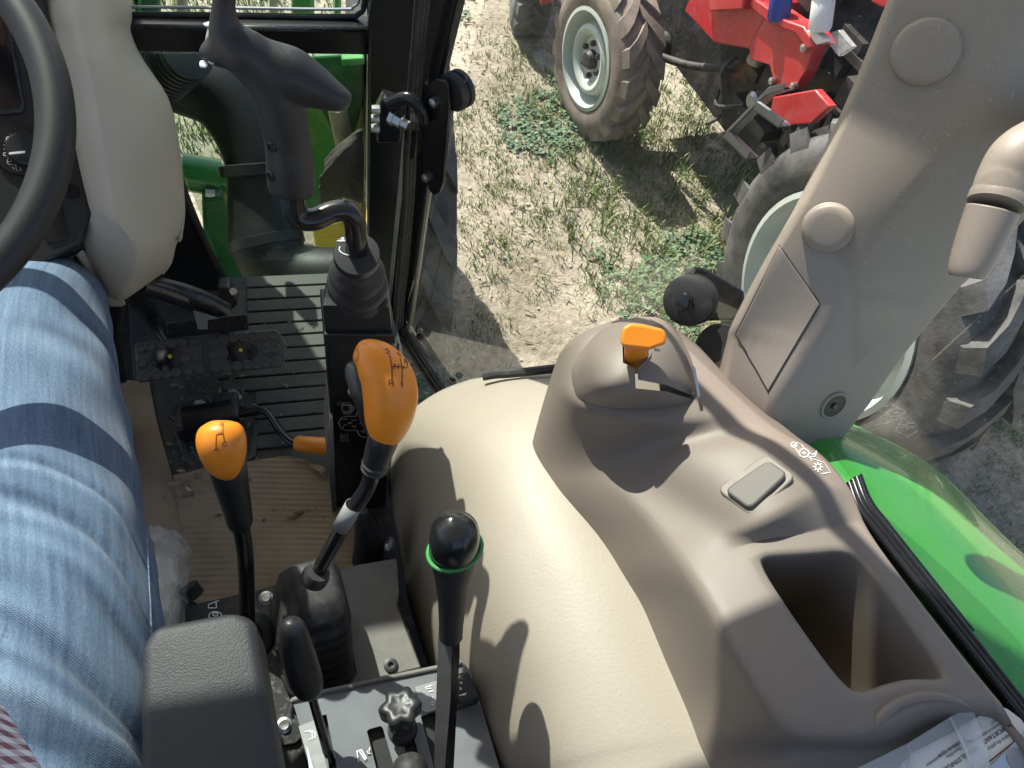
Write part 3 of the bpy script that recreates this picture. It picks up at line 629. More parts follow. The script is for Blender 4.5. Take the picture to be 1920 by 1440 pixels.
# glass door
DN = nrm((.47, .342, 0)); DP = A(.158, .80, 0)
def PG(px, py): return PL(px, py, DP, DN)
dr = thing('glass_door', 'frameless glass door with black rubber edge, right of the door pillar', 'door', PG(800, 640))
c0, c1, c2 = PG(806, -20), PG(757, 590), PG(850, 735)
T0 = PG(770, 330); T0 = A(T0[0], T0[1], 1.5)
gl = [PG(758, 592), PG(768, 622), PG(858, 742), PL(1050, 715, DP, DN), A(.50, .33, .40), A(.53, .2888, 1.52), A(.27, .6461, 1.52)]
G().prism(gl, DN*.005).build('pane', M['glass'], dr)
path = spline([A(.172, .772, 1.5), PG(800, 60), PG(776, 380), PG(757, 590), PG(768, 622), PG(826, 712), PG(872, 770)], 8)
for k, (off, r) in enumerate(((0, .0035), (-.010, .004), (-.021, .005))):
    G().tube(path + DN*(-.004) + A(off*.5, off*.1, off*.75), r, 10).build('rubber_seal', M['rubber'], dr)
for px, py, s in ((790, 631, .006), (851, 712, .005)):
    G().lathe([(s*1.3, .0), (s*1.3, .004), (s, .008), (.0001, .009)], PG(px, py), -DN, 14).build('glass_stud', M['gloss'], dr)
# windscreen with its crossbar and lower pane
ws = thing('windscreen', 'front windscreen in two panes split by a black crossbar', 'windscreen', (0, .93, .43))
g = G(); g.prism([Y(225, 50, .915), Y(694, 57, .915), Y(694, 104, .915), Y(225, 98, .915)], (0, .035, 0)); g.build('crossbar', M['gloss'], ws, bevel=.003)
g = G(); g.add([Y(225, 36, .945), Y(694, 42, .945), Y(694, 58, .912), Y(225, 52, .912)], [(0, 1, 2, 3)]); g.build('crossbar_chamfer', M['painted'], ws, solid=.004)
pa = spline([Y(220, 27, .94), Y(400, 28, .94), Y(640, 31, .94), Y(672, 26, .94), Y(684, 8, .94), Y(688, -60, .94)], 6)
G().tube(pa, .0035, 8).build('upper_gasket', M['rubber'], ws); G().tube(pa + A(-.006, .004, .007), .002, 8).build('gasket_lip', M['grey'], ws)
u0, u1 = Y(225, 34, .945), Y(692, 34, .945); G().prism([u0, u1, A(u1[0], .945, 1.55), A(-.74, .945, 1.55), A(-.74, .945, u0[2])], (0, .004, 0)).build('upper_pane', M['glassf'], ws)
G().prism([Y(255, 100, .932), Y(690, 104, .932), Y(676, 548, .932), Y(435, 548, .932)], (0, .004, 0)).build('lower_pane', M['glassl'], ws)
G().tube(spline([Y(262, 104, .925), Y(300, 185, .925), Y(328, 290, .915), Y(345, 360, .91), Y(392, 470, .905), Y(437, 552, .90)], 6), .006, 8).build('lower_gasket', M['rubber'], ws)
g = G(); g.prism([Y(430, 546, .90), Y(640, 549, .90), Y(640, 562, .885), Y(430, 560, .885)], (0, .03, -.004)); g.build('sill', M['rubber'], ws, bevel=.004)
o = G().prism([Y(240, 92, .92), Y(262, 100, .92), Y(300, 185, .92), Y(328, 290, .915), Y(345, 360, .91), Y(392, 470, .905), Y(438, 556, .90), Y(440, 585, .89), A(-.74, .89, -.03), A(-.74, .92, .50), A(-.30, .92, .50)], (0, .02, 0)).build('footwell_panel', M['black'], None, bevel=.003); tag(o, 'matt black footwell panel beside the lower windscreen pane', 'panel')  # left end stretched out of view to shade the floor
# hinge bracket of the door and the paddle with its round disc
hb = thing('door_hinge', 'black door hinge bracket with zinc bolts on the pillar', 'hinge', Y(740, 215, .80))
g = G(); g.prism([Y(705, 190, .84), Y(718, 163, .84), Y(760, 178, .82), Y(752, 250, .82), Y(708, 250, .84)], (-.004, -.03, .006)); g.build('bracket', M['gloss'], hb, bevel=.004)
g = G(); g.tube(spline([Y(728, 195, .80), Y(765, 183, .79), Y(790, 205, .78), Y(796, 230, .775)], 6), .008, 10); g.build('arm', M['gloss'], hb)
for px, py in ((706, 205), (705, 222), (705, 240)):
    G().lathe([(.0001, -.006), (.005, -.006), (.006, 0), (.006, .004)], Y(px, py, .81), A(1, 0, 0), 8).build('screw', M['steel'], hb)
G().lathe([(.011, .004), (.011, -.002), (.009, -.002), (.009, -.012), (.006, -.012), (.006, -.022), (.0001, -.023)], Y(738, 220, .795), nrm(A(-.75, .6, .1)), 6).build('bolt', M['steel'], hb)
for i in range(4): G().lathe([(.008, -.0012), (.0095, 0), (.008, .0012)], Y(772 + 4*i, 215 + i, .785), A(1, -.2, 0), 14).build('spring_coil', M['steel'], hb)
pd_ = thing('hinge_paddle', 'long black hinge paddle clamped on the door glass', 'hinge', PG(830, 250))
pp = [(824, 146), (836, 138), (850, 140), (858, 152), (860, 190), (855, 260), (848, 330), (840, 352), (831, 358), (820, 348), (812, 320), (806, 240), (803, 215), (816, 170)]
G().prism([PG(a, b) - DN*.012 for a, b in pp], -DN*.005).build('paddle_plate', M['gloss'], pd_, bevel=.002)
G().lathe([(.0001, .003), (.021, .003), (.023, .006), (.023, .012), (.020, .013), (.020, .016), (.023, .017), (.023, .023), (.018, .026), (.0001, .026)], PG(852, 172) - DN*.010, DN, 28).build('clamp_disc', M['rubber'], pd_)
for px, py in ((834, 182), (818, 322)): G().lathe([(.006, 0), (.006, -.005), (.003, -.007), (.0001, -.007)], PG(px, py) - DN*.017, DN, 8).build('screw', M['steel'], pd_)
G().prism([PG(a, b) - DN*.02 for a, b in ((798, 232), (808, 235), (800, 285), (790, 287))], -DN*.004).build('hinge_leaf', M['gloss'], pd_, bevel=.001)

# ================================================================== FLOOR
mt = thing('floor_mat', 'dusty black ribbed rubber mat covering the cab floor', 'mat', (0, .72, 0))
G().prism([Z(252, 715, -.004), Z(240, 540, -.004), Z(440, 552, -.004), Z(640, 552, -.004), Z(745, 640, -.004), Z(730, 900, -.004), Z(640, 905, -.004), Z(318, 905, -.004)], (0, 0, .009)).build('mat_sheet', M['mat'], mt, bevel=.002)
yy = .575
while yy < .895:
    x0 = -.165 + .008*math.sin(yy*40) if yy > .66 else -.11
    if yy > .80: x0 = -.12
    G().abox(x0, .118, yy, yy + .0235, .004, .0105).build('rib', M['mat'], mt, bevel=.0015)
    yy += .0265
G().tube([Z(330, 790, .008), Z(345, 850, .008), Z(372, 888, .008), Z(440, 880, .008), Z(474, 855, .008), Z(478, 800, .008)], .006, 8).build('raised_rim', M['mat'], mt)
def sheet(name, rows, ku, kv, ma, label, cat, z0, wavedir=None, amp=.0011, pitch=.0088, rough=.0016, th=.003):
    gg = upgrid([[Z(a, b, z0) for a, b in r] for r in rows], ku, kv)
    nu, nv = gg.shape[:2]
    lo = np.array([[.5*math.sin(9*p[0]+3)*math.cos(11*p[1]) + .5*math.sin(23*p[0]+17*p[1]) for p in r] for r in gg])
    gg[:, :, 2] += rough*1.6*(lo + 1)
    gg[:, :, 2] += amp*(.55 + .45*lo)*np.sin(2*pi*(gg[:, :, 1] + .14*gg[:, :, 0] + .003*lo)/pitch) if amp else 0
    o = G().grid(gg, th, (0, 0, -1)).build(name, ma, None, angle=60); return tag(o, label, cat)
cb = sheet('cardboard', [[(325, 893), (380, 880), (440, 872), (500, 862), (540, 858), (578, 866), (612, 885)], [(332, 940), (400, 932), (460, 926), (515, 920), (560, 920), (600, 922), (640, 930)], [(343, 1000), (410, 995), (470, 990), (530, 985), (580, 980), (625, 978), (665, 976)], [(358, 1065), (420, 1056), (480, 1050), (540, 1042), (600, 1034), (650, 1030), (700, 1026)], [(372, 1150), (430, 1140), (490, 1128), (550, 1115), (610, 1100), (680, 1085), (745, 1075)]], 34, 8, M['card'], 'brown corrugated cardboard sheet lying on the floor behind levers', 'cardboard', .012)
sheet('cardboard_flap', [[(205, 712), (245, 714), (280, 718)], [(215, 790), (260, 792), (296, 796)], [(225, 870), (275, 875), (322, 890)], [(232, 940), (285, 945), (338, 955)], [(240, 1010), (300, 1015), (350, 1020)], [(250, 1120), (310, 1122), (372, 1130)]], 8, 6, M['card'], 'plain strip of brown cardboard beside the jeans leg', 'cardboard', .008, amp=0)
g = G(); g.grid(upgrid([[Z(575, 868, .018), Z(600, 872, .026), Z(612, 880, .020)], [Z(580, 876, .020), Z(602, 884, .034), Z(612, 890, .024)], [Z(590, 880, .018), Z(604, 890, .022), Z(612, 898, .02)]], 5, 5), .002); o = g.build('torn_flap', M['card'], cb)
g = G()
for cx, cy, s in ((560, 960, 12), (548, 968, 14), (335, 905, 18), (340, 925, 13), (322, 905, 10)):
    a = Z(cx-s, cy+3, .017); b = Z(cx, cy-5, .024); c = Z(cx+s, cy+1, .017); d = Z(cx, cy+7, .016); g.add([a, b, c, d], [(0, 1, 2), (0, 2, 3)])
g.build('torn_shreds', M['card'], cb, solid=.001)
g = G(); rd = random.Random(8)
for i in range(620):
    x, y = (rd.uniform(-.235, -.12), rd.uniform(.5, .72)) if i % 3 else (rd.uniform(-.2, .1), rd.uniform(.42, .86))
    s_ = .0006 + .0022*rd.random()**3; z_ = .0125 if y > .56 else .0165; a = rd.uniform(0, 6.28); q = rd.uniform(1, 3)
    ca, sa_ = math.cos(a)*s_*q, math.sin(a)*s_*q
    g.add([(x-ca, y-sa_, z_), (x+sa_*.5, y-ca*.5, z_), (x+ca, y+sa_, z_), (x-sa_*.4, y+ca*.4, z_), (x, y, z_+s_)], [(0, 1, 4), (1, 2, 4), (2, 3, 4), (3, 0, 4)])
o = kind(recalc_free(g, 'dirt_crumbs', leafmat('dirt_crumbs', [(.10, .085, .06), (.2, .17, .12), (.30, .25, .16)])), 'stuff'); tag(o, 'tiny crumbs of dirt and chaff scattered on the mat', 'dirt')
# crank pedal block with the orange handle
cr = thing('parking_crank', 'bent black crank rod with orange handle on the mat', 'handle', Z(400, 790, .02))
a0, a1 = Z(345, 790, .035), Z(438, 775, .035)
G().tube([a0, a1], .022, 20).build('barrel', M['gloss'], cr)
for px, py in ((352, 793), (432, 772)):
    p = Z(px, py, .02); G().box(p, (.014, 0, 0), (0, .024, 0), (0, 0, .022)).build('mount', M['painted'], cr, bevel=.004)
for px, py in ((376, 767), (438, 747)):
    p = Z(px, py, .02); G().lathe([(.013, 0), (.013, .004), (.009, .004), (.009, .014), (.0001, .014)], p, UZ, 6).build('bolt', M['steel'], cr)
    G().box(p - A(0, 0, .010), (.016, 0, 0), (0, .018, 0), (0, 0, .012)).build('lug', M['painted'], cr, bevel=.003)
G().tube(spline([Z(440, 778, .03), Z(475, 772, .032), Z(496, 771, .034), Z(510, 785, .036), Z(525, 808, .038), Z(545, 828, .04), Z(562, 832, .042)], 6), .0062, 12).build('rod', M['gloss'], cr)
p0, p1 = Z(553, 831, .042), Z(620, 838, .046); ax = nrm(p1-p0); L0 = np.linalg.norm(p1-p0)
G().lathe([(.0001, 0), (.0095, 0), (.0115, .004), (.0125, L0*.5), (.0135, L0-.004), (.012, L0), (.0001, L0)], p0, ax, 22).build('handle_grip', M['orange'], cr)
G().tube([Z(318, 780, .012), Z(362, 812, .012)], .004, 6).build('link_rod', M['painted'], cr)
# brake pedals
pn = nrm((.05, -.55, .8)); pp0 = D(392, 668, 1.12)
def PP(cx, cy, off=0): return PL(200 + cx/3.064, 430 + cy/3.064, pp0 + pn*off, pn)
def pedal(label, outline, studs, big, cres, armpts):
    t = thing('brake_pedal', label, 'pedal', PP(*big), 'pair of brake pedals above the mat')
    G().prism([PP(*q) for q in outline], -pn*.010).build('pad', M['pad'], t, bevel=.003)
    G().lathe([(.020, 0), (.020, .002), (.018, .003), (.0001, .003)], PP(*big), pn, 24).build('pad_boss', M['gloss'], t)
    G().lathe([(.0035, 0), (.003, .004), (.0001, .004)], PP(big[0]+5, big[1]-15), pn, 8).build('brass_tip', M['yellow'], t)
    st = None
    for sx, sy in studs:
        if st is None: st = G().lathe([(.0078, -.001), (.0074, .003), (.0055, .004), (.0045, .0025), (.0001, .0025)], PP(sx, sy), pn, 12).build('stud', M['pad'], t)
        else: c = st.copy(); COL.objects.link(c); put(c, PP(sx, sy) + pn*.0015, t)
    cx, cy, s = cres; G().tube(spline([PP(cx+8*s, cy-35), PP(cx-8*s, cy), PP(cx+8*s, cy+35)], 5), .004, 8).build('pad_crescent', M['rubber'], t)
    G().tube(spline(armpts, 5), .012, 10).build('arm', M['painted'], t)
pedal('left brake pedal, square studded pad nearer the jeans leg', [(158, 665), (175, 652), (530, 613), (546, 625), (560, 815), (545, 832), (190, 882), (175, 870)], [(195, 680), (250, 672), (315, 663), (375, 655), (437, 648), (502, 645), (222, 845), (285, 838), (345, 830), (403, 822), (468, 810), (528, 800), (200, 765), (455, 735), (517, 725)], (360, 745), (275, 750, 1), [D(330, 660, 1.13), D(290, 600, 1.12), D(250, 555, 1.05), D(215, 530, 1.0)])
pedal('right brake pedal, longer studded pad with cut corners', [(578, 622), (592, 608), (965, 572), (985, 578), (1022, 640), (1032, 655), (1032, 735), (1005, 788), (985, 795), (612, 828), (598, 815)], [(610, 638), (668, 632), (727, 624), (785, 620), (843, 612), (900, 610), (958, 606), (630, 795), (690, 790), (750, 785), (810, 778), (862, 773), (915, 765), (970, 758), (612, 715), (670, 712), (915, 688), (970, 685)], (765, 708), (848, 700, -1), [D(440, 640, 1.14), D(400, 590, 1.12), D(330, 556, 1.05), D(265, 535, 1.0)])
lk = thing('pedal_latch', 'grey locking latch and black bar above the brake pedals', 'latch', D(385, 600, 1.1))
G().prism([D(312, 604, 1.08), D(465, 588, 1.08), D(466, 618, 1.1), D(312, 634, 1.1)], -pn*.014).build('bar', M['painted'], lk, bevel=.003)
G().prism([D(362, 582, 1.06), D(372, 584, 1.06), D(412, 597, 1.07), D(389, 600, 1.07), D(389, 618, 1.075), D(371, 618, 1.075)], -pn*.004).build('latch_plate', M['grey'], lk, bevel=.001)
G().prism([D(408, 540, 1.16), D(428, 538, 1.16), D(446, 566, 1.16), D(446, 572, 1.16), D(420, 590, 1.16), D(408, 575, 1.16)], (0, .03, -.01)).build('stop_bracket', M['black'], lk, bevel=.004)
G().lathe([(.006, 0), (.006, .006), (.0001, .006)], D(438, 547, 1.15), pn, 6).build('bolt', M['steel'], lk)
G().tube(spline([D(228, 528, 1.0), D(300, 540, 1.04), D(370, 560, 1.08), D(420, 585, 1.12)], 5), .016, 10).build('lever_arm', M['painted'], lk)
# clear plastic bag
gg = upgrid([[Z(285, 985, .10), Z(318, 990, .11), Z(350, 1012, .10)], [Z(288, 1030, .12), Z(325, 1030, .13), Z(354, 1035, .11)], [Z(295, 1085, .11), Z(330, 1085, .14), Z(355, 1090, .10)], [Z(300, 1130, .11), Z(330, 1130, .12), Z(346, 1140, .10)], [Z(305, 1190, .10), Z(330, 1190, .11), Z(346, 1190, .08)]], 7, 8)
gg += np.random.normal(0, .0022, gg.shape); gg[:, :, 2] += .006*np.sin(np.arange(gg.shape[0])*.9)[:, None]
o = G().grid(gg).build('plastic_bag', M['clear'], None, sub=1); tag(o, 'crumpled clear plastic bag squeezed beside the jeans leg', 'bag')
g = G(); g.grid(upgrid([[Z(292, 1040, .07), Z(330, 1050, .08)], [Z(300, 1120, .08), Z(340, 1115, .08)], [Z(305, 1190, .07), Z(342, 1190, .07)]], 6, 6) + np.random.normal(0, .001, (13, 7, 3)), .004); o = g.build('rag', M['pale'], None, angle=180); tag(o, 'pale beige rag inside the clear plastic bag', 'rag')

# ================================================================== SEAT AND PERSON
st = thing('operator_seat', 'black operator seat with padded charcoal armrest at lower left', 'seat', (-.25, -.2, 0))
g = G(); g.abox(-.66, -.10, -.38, .16, .22, .315); g.build('cushion', M['seat'], st, bevel=.04, seg=3)
g = G(); g.box((-.38, -.46, .62), (.22, 0, 0), (0, .05, 0), (0, -.04, .30)); g.build('backrest', M['seat'], st, bevel=.045, seg=3)
g = G(); g.abox(-.56, -.2, -.32, .1, .0, .22); g.build('pedestal', M['black'], st, bevel=.02)
arm = []
for a, b, z in ((286, 1172, .485), (440, 1144, .485), (478, 1160, .485), (500, 1300, .485), (545, 1560, .485), (262, 1560, .485), (262, 1215, .485)): arm.append(Z(a, b, z))
gg = G().prism(arm, (0, 0, -.065)); gg.build('armrest', M['armrest'], st, bevel=.014, seg=5, angle=180)
pr = thing('person', 'seated person in blue jeans and a pink checked shirt, right thigh showing', 'person', (-.25, .0, .3))
def leg(px_path, seed, name, fold=True):
    P = spline([D(a, b, c) for a, b, c, r in px_path], 44); r = spline([(r, 0, 0) for a, b, c, r in px_path], 44)[:, 0]
    m_ = len(P); n = 150
    T = [nrm(P[min(i+1, m_-1)] - P[max(i-1, 0)]) for i in range(m_)]
    u = nrm(np.cross(T[0], (1, 0, 0))); s = np.concatenate([[0], np.cumsum([np.linalg.norm(P[i+1]-P[i]) for i in range(m_-1)])])
    rings, uvs, fade = [], [], []
    pys = []
    for p in P:
        c = RW.T @ (p - EYE); pys.append(720 - F*c[1]/c[2])
    i0 = int(np.argmin([q for q in pys])); 
    def s_at(py): return float(np.interp(py, pys[i0:], s[i0:]))
    FL = [(s_at(f[0]),) + f[1:] for f in FOLDS]
    for i in range(m_):
        e1 = EYE - P[i]; e1 = nrm(e1 - T[i]*np.dot(e1, T[i])); e2 = np.cross(T[i], e1); e2 = e2 if np.dot(e2, right) > 0 else -e2; ring = []
        for j in range(n):
            a = -pi + 2*pi*j/n; d = 0; fd = 0
            for (s0, k1, k2, dp, wd, ph, spd) in FL:
                x = (s[i] - (s0 + k1*a + k2*a*a))/wd; fall = math.exp(-((a - ph)/spd)**2)
                d += .6*dp*fall*(-math.exp(-x*x*1.3) + .65*math.exp(-((x-1.9)/1.3)**2)); fd += fall*(.9*math.exp(-((x-2.0)/1.0)**2) - .8*math.exp(-x*x*1.3))
            d += .0012*math.sin(5*a + 40*s[i]) + .001*math.sin(3*a - 90*s[i] + seed)
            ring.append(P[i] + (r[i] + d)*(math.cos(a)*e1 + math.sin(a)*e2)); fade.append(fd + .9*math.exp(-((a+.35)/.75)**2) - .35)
            uvs.append((a/(2*pi)*.52, s[i]))
        rings.append(ring)
    return rings, uvs, fade, n
FOLDS = [(952, .04, .035, .0048, .005, .2, 1.0), (1032, .055, .03, .009, .008, .1, 1.1), (1075, .05, .03, .003, .006, .5, .8), (1120, .05, .03, .004, .009, .6, .7), (1165, .05, .02, .004, .010, -.3, .8), (1238, .06, .03, .014, .009, .1, 1.2), (1285, .055, .03, .011, .007, .2, 1.1), (1400, .04, .03, .010, .012, .3, 1.0), (700, .02, .03, .002, .012, .4, .7), (640, .02, .02, .003, .010, .8, .6)]
LEG = [(190, 900, 1.15, .046), (150, 780, 1.02, .048), (108, 660, .88, .054), (76, 580, .785, .062), (62, 720, .72, .075), (70, 960, .655, .083), (78, 1180, .605, .088), (60, 1420, .57, .094), (50, 1700, .54, .10)]
def mesh_legs():
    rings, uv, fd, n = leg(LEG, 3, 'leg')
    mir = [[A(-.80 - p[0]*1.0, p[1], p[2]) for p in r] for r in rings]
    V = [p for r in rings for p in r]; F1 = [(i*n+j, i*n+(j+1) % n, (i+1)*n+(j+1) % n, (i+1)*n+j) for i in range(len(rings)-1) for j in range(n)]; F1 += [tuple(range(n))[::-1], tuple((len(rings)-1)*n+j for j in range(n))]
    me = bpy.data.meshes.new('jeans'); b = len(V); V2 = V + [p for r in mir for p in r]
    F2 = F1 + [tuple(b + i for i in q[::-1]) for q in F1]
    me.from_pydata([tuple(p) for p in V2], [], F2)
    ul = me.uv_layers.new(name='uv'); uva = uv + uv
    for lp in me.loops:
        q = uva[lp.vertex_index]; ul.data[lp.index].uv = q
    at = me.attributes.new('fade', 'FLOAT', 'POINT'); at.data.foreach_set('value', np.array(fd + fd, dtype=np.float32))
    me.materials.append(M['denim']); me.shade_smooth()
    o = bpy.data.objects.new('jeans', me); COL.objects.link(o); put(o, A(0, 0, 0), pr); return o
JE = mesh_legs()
g = G(); g.loft([rot_ring((-.38, .0 - .1, .38), (.19, 0, 0), (0, .13, 0), 24, 2.5), rot_ring((-.38, -.16, .52), (.165, 0, 0), (0, .12, 0), 24, 2.5), rot_ring((-.38, -.22, .70), (.18, 0, 0), (0, .12, 0), 24, 2.5), rot_ring((-.38, -.25, .88), (.20, 0, 0), (0, .10, 0), 24, 2.5), rot_ring((-.38, -.25, .96), (.08, 0, 0), (0, .06, 0), 24, 2)])
g.build('torso', M['plaid'], pr, sub=1)
g = G(); g.grid(upgrid([[D(-160, 1285, .47), D(-60, 1290, .46), D(8, 1322, .475)], [D(-160, 1360, .45), D(-60, 1360, .44), D(48, 1385, .465)], [D(-160, 1460, .43), D(-60, 1460, .42), D(92, 1462, .455)], [D(-160, 1600, .42), D(-40, 1600, .41), D(130, 1600, .45)], [D(-220, 1900, .41), D(-40, 1900, .40), D(130, 1900, .44)]], 8, 8) + 0, .003); g.build('shirt', M['plaid'], pr, sub=1)

M['seam'] = mat('worn_denim_seam', (.17, .24, .34), .9, bump=(900, .6, .0006), var=(260, .5))
seam = [tuple(p) for p in spline([(212, 560, 0), (236, 640, 0), (250, 740, 0), (262, 850, 0), (272, 960, 0), (279, 1080, 0), (284, 1180, 0), (282, 1300, 0)], 6)[:, :2]]
SH = [hit(JE, *q) for q in seam]; SH = [(h, n) for h, n in SH if h is not None]
if len(SH) > 4: G().tube([h - n*.0006 for h, n in SH], .0012, 8).build('side_seam', M['seam'], JE)
# ================================================================== STEERING WHEEL, DASH, COLUMN COVER
sw = thing('steering_wheel', 'thick black steering wheel rim at upper left', 'steering wheel', (-.386, .571, .609))
sn = nrm((0, -.47, 1)); sa = A(1, 0, 0); sb = np.cross(sn, sa); sc_ = A(-.386, .571, .609)
G().tube([sc_ + .19*(math.cos(t)*sa + math.sin(t)*sb) for t in np.linspace(0, 2*pi, 96, endpoint=False)], .0148, 20, closed=True).build('rim', M['grip'], sw)
G().lathe([(.0001, .01), (.045, .01), (.055, -.005), (.05, -.03), (.03, -.06), (.0001, -.06)], sc_ - sn*.03, sn, 28).build('hub', M['black'], sw)
for k in (90, 180, 270):
    t = R_(k); d = math.cos(t)*sa + math.sin(t)*sb; G().tube([sc_ - sn*.03 + d*.04, sc_ - sn*.02 + d*.12, sc_ + d*.18], [.016, .012, .010], 12).build('spoke', M['black'], sw)
dn = nrm((.25, -.55, .80)); dp = D(60, 300, .735)
def PD(px, py, off=0): return PL(px, py, dp + dn*off, dn)
ds = thing('dashboard', 'black dash panel with rotary dial beside the steering wheel', 'dashboard', dp)
dpoly = [(-160, -90), (74, -60), (92, 40), (112, 130), (142, 250), (173, 398), (152, 457), (75, 498), (-160, 560)]
DB = G().prism([PD(a, b) for a, b in dpoly], -dn*.05).build('panel', M['black'], ds, bevel=.004, seg=3)
G().prism([PD(a, b, .004) for a, b in ((-120, -30), (2, -30), (22, 60), (48, 195), (46, 208), (36, 213), (-120, 220))], -dn*.006).build('display_bezel', M['painted'], ds, bevel=.003)
G().prism([PD(a, b, .0048) for a, b in ((-120, -10), (-2, -10), (14, 60), (38, 190), (36, 200), (-120, 204))], -dn*.002).build('display', M['screen'], ds)
G().prism([PD(a, b, .005) for a, b in ((-120, -40), (-6, -40), (10, 70), (8, 84), (-120, 78))], -dn*.002).build('display_window', mat('dim_red_display', (.055, .018, .016), .12), ds)
for q in ([(38, 84), (44, 80), (66, 88), (76, 156), (58, 156), (54, 150)], [(84, 450), (80, 442), (112, 384), (117, 385), (128, 440), (126, 450), (90, 456)]):
    G().prism([PD(a, b, .0015) for a, b in q], -dn*.003).build('switch_blank', M['gloss'], ds, bevel=.0012)
dc = PD(40, 283); rr_ = np.linalg.norm(PD(40, 330) - dc)
G().lathe([(.0001, .003), (rr_*.99, .003), (rr_*1.02, .001), (rr_*1.02, -.002)], dc, dn, 40).build('dial_plate', M['gloss'], ds)
DK = G().lathe([(.0001, .010), (rr_*.60, .010), (rr_*.66, .008), (rr_*.68, .003)], PD(48, 284), dn, 40).build('dial_knob', M['black'], ds)
for k in range(26):
    t = 2*pi*k/26; G().box(PD(48, 284) + dn*.006 + rr_*.685*(math.cos(t)*nrm(PD(60, 284)-PD(48, 284)) + math.sin(t)*np.cross(dn, nrm(PD(60, 284)-PD(48, 284)))), A(.0005, 0, 0), A(0, .0005, 0), dn*.002).build('knob_rib', M['rubber'], ds)
g = G(); g.prism([PD(17, 290, .0108), PD(47, 287, .0108), PD(47, 283, .0108), PD(17, 286, .0108)], dn*.0008); g.build('pointer', M['white'], ds)
def flat(pf, lines, wd, ma, parent, name='printed_symbol'):      # print on a known plane; pf maps photo pixels to it
    g = G()
    for ln in lines:
        P = [pf(*p) for p in ln]; n_ = np.cross(pf(ln[0][0]+10, ln[0][1]) - pf(*ln[0]), pf(ln[0][0], ln[0][1]+10) - pf(*ln[0])); n_ = nrm(n_)
        L_, R2 = [], []
        for i, p in enumerate(P):
            t = nrm(P[min(i+1, len(P)-1)] - P[max(i-1, 0)]); s = np.cross(n_, t)*wd/2; L_.append(p+s); R2.append(p-s)
        N = len(P); g.add(L_ + R2, [(i, i+1, N+i+1, N+i) for i in range(N-1)])
    return g.build(name, ma, parent)
PDm = lambda a, b: PD(a, b, .0036)
g = G(); g.add([PDm(*q) for q in circ(15, 260, 4.2, 4.2, 12)][:-1], [tuple(range(11))]); g.build('printed_dot', M['white'], ds)
flat(PDm, [circ(9.5, 289, 3.2, 3.2, 12)], .0006, M['white'], ds)
flat(PDm, [[(14, 299), (14, 306), (19, 309), (27, 308), (27, 302), (21, 297), (14, 299)], [(20, 297), (20, 303), (15, 303)], [(30, 309), (37, 309), (39, 319), (31, 320), (30, 309)], [(29, 308), (31, 321)], [(22, 314), (28, 316), (25, 313)], [(28, 316), (25, 318)]], .0007, M['dim'], ds)
G().lathe([(.0001, .002), (.0068, .002), (.0078, .001), (.0082, -.001)], PD(133, 358), dn, 24).build('blank_plug', M['gloss'], ds)
# column cover
cc = thing('column_cover', 'faceted cream plastic cover right of the steering wheel', 'cover', D(230, 300, .75))
cr_ = [[(70, -60, .76), (128, -60, .74), (190, -60, .76), (232, -60, .85), (240, -60, .95)],
       [(84, 30, .75), (143, 30, .73), (192, 30, .755), (246, 30, .86), (252, 30, .95)],
       [(98, 60, .75), (150, 60, .73), (198, 60, .755), (240, 56, .865), (246, 60, .95)],
       [(106, 112, .745), (165, 112, .725), (215, 112, .76), (263, 112, .87), (270, 115, .96)],
       [(120, 178, .745), (178, 178, .725), (235, 170, .77), (311, 180, .875), (318, 182, .96)],
       [(136, 250, .745), (190, 260, .727), (262, 255, .775), (331, 260, .885), (336, 262, .96)],
       [(150, 320, .75), (203, 330, .735), (268, 318, .785), (340, 330, .89), (344, 332, .96)],
       [(168, 392, .755), (217, 410, .74), (272, 372, .80), (346, 395, .895), (348, 400, .96)],
       [(172, 402, .757), (224, 425, .745), (290, 425, .82), (340, 438, .905), (343, 440, .97)],
       [(153, 458, .775), (250, 450, .765), (308, 460, .845), (328, 455, .915), (330, 458, .97)],
       [(178, 505, .80), (258, 500, .79), (296, 495, .86), (322, 490, .92), (323, 495, .97)],
       [(206, 558, .83), (222, 563, .83), (236, 562, .84), (305, 512, .92), (306, 516, .97)]]
g = G(); gr = np.array([[D(*p) for p in r] for r in cr_]); 
# linear refinement keeps the facets crisp
def lin(gm, k):
    a = np.concatenate([[gm[i] + (gm[i+1]-gm[i])*j/k for j in range(k)] for i in range(len(gm)-1)] + [[gm[-1]]]); return a
gr2 = lin(lin(gr, 3).transpose(1, 0, 2), 4).transpose(1, 0, 2)
for it in range(1):
    q = gr2.copy(); q[1:-1] = .5*gr2[1:-1] + .25*(gr2[:-2] + gr2[2:]); r2 = q.copy(); r2[:, 1:-1] = .5*q[:, 1:-1] + .25*(q[:, :-2] + q[:, 2:]); gr2 = r2
def back_of(p): r = (p - EYE)/np.dot(p - EYE, fwd); return p + r*max(.02, min(.26, (.905 - p[1])/r[1]))
cb_ = np.array([[back_of(p) for p in r] for r in gr2])
a_, b_ = gr2.shape[:2]; g.grid(gr2); N0 = a_*b_; g.v += [tuple(p) for r in cb_ for p in r]; g.f += [tuple(N0 + i for i in q[::-1]) for q in g.f[:]]
bd = list(range(b_)) + [i*b_+b_-1 for i in range(1, a_)] + [(a_-1)*b_+j for j in range(b_-2, -1, -1)] + [i*b_ for i in range(a_-2, 0, -1)]
g.f += [(bd[i], N0+bd[i], N0+bd[(i+1) % len(bd)], bd[(i+1) % len(bd)]) for i in range(len(bd))]
g.build('cover_shell', M['cream'], cc, angle=60)
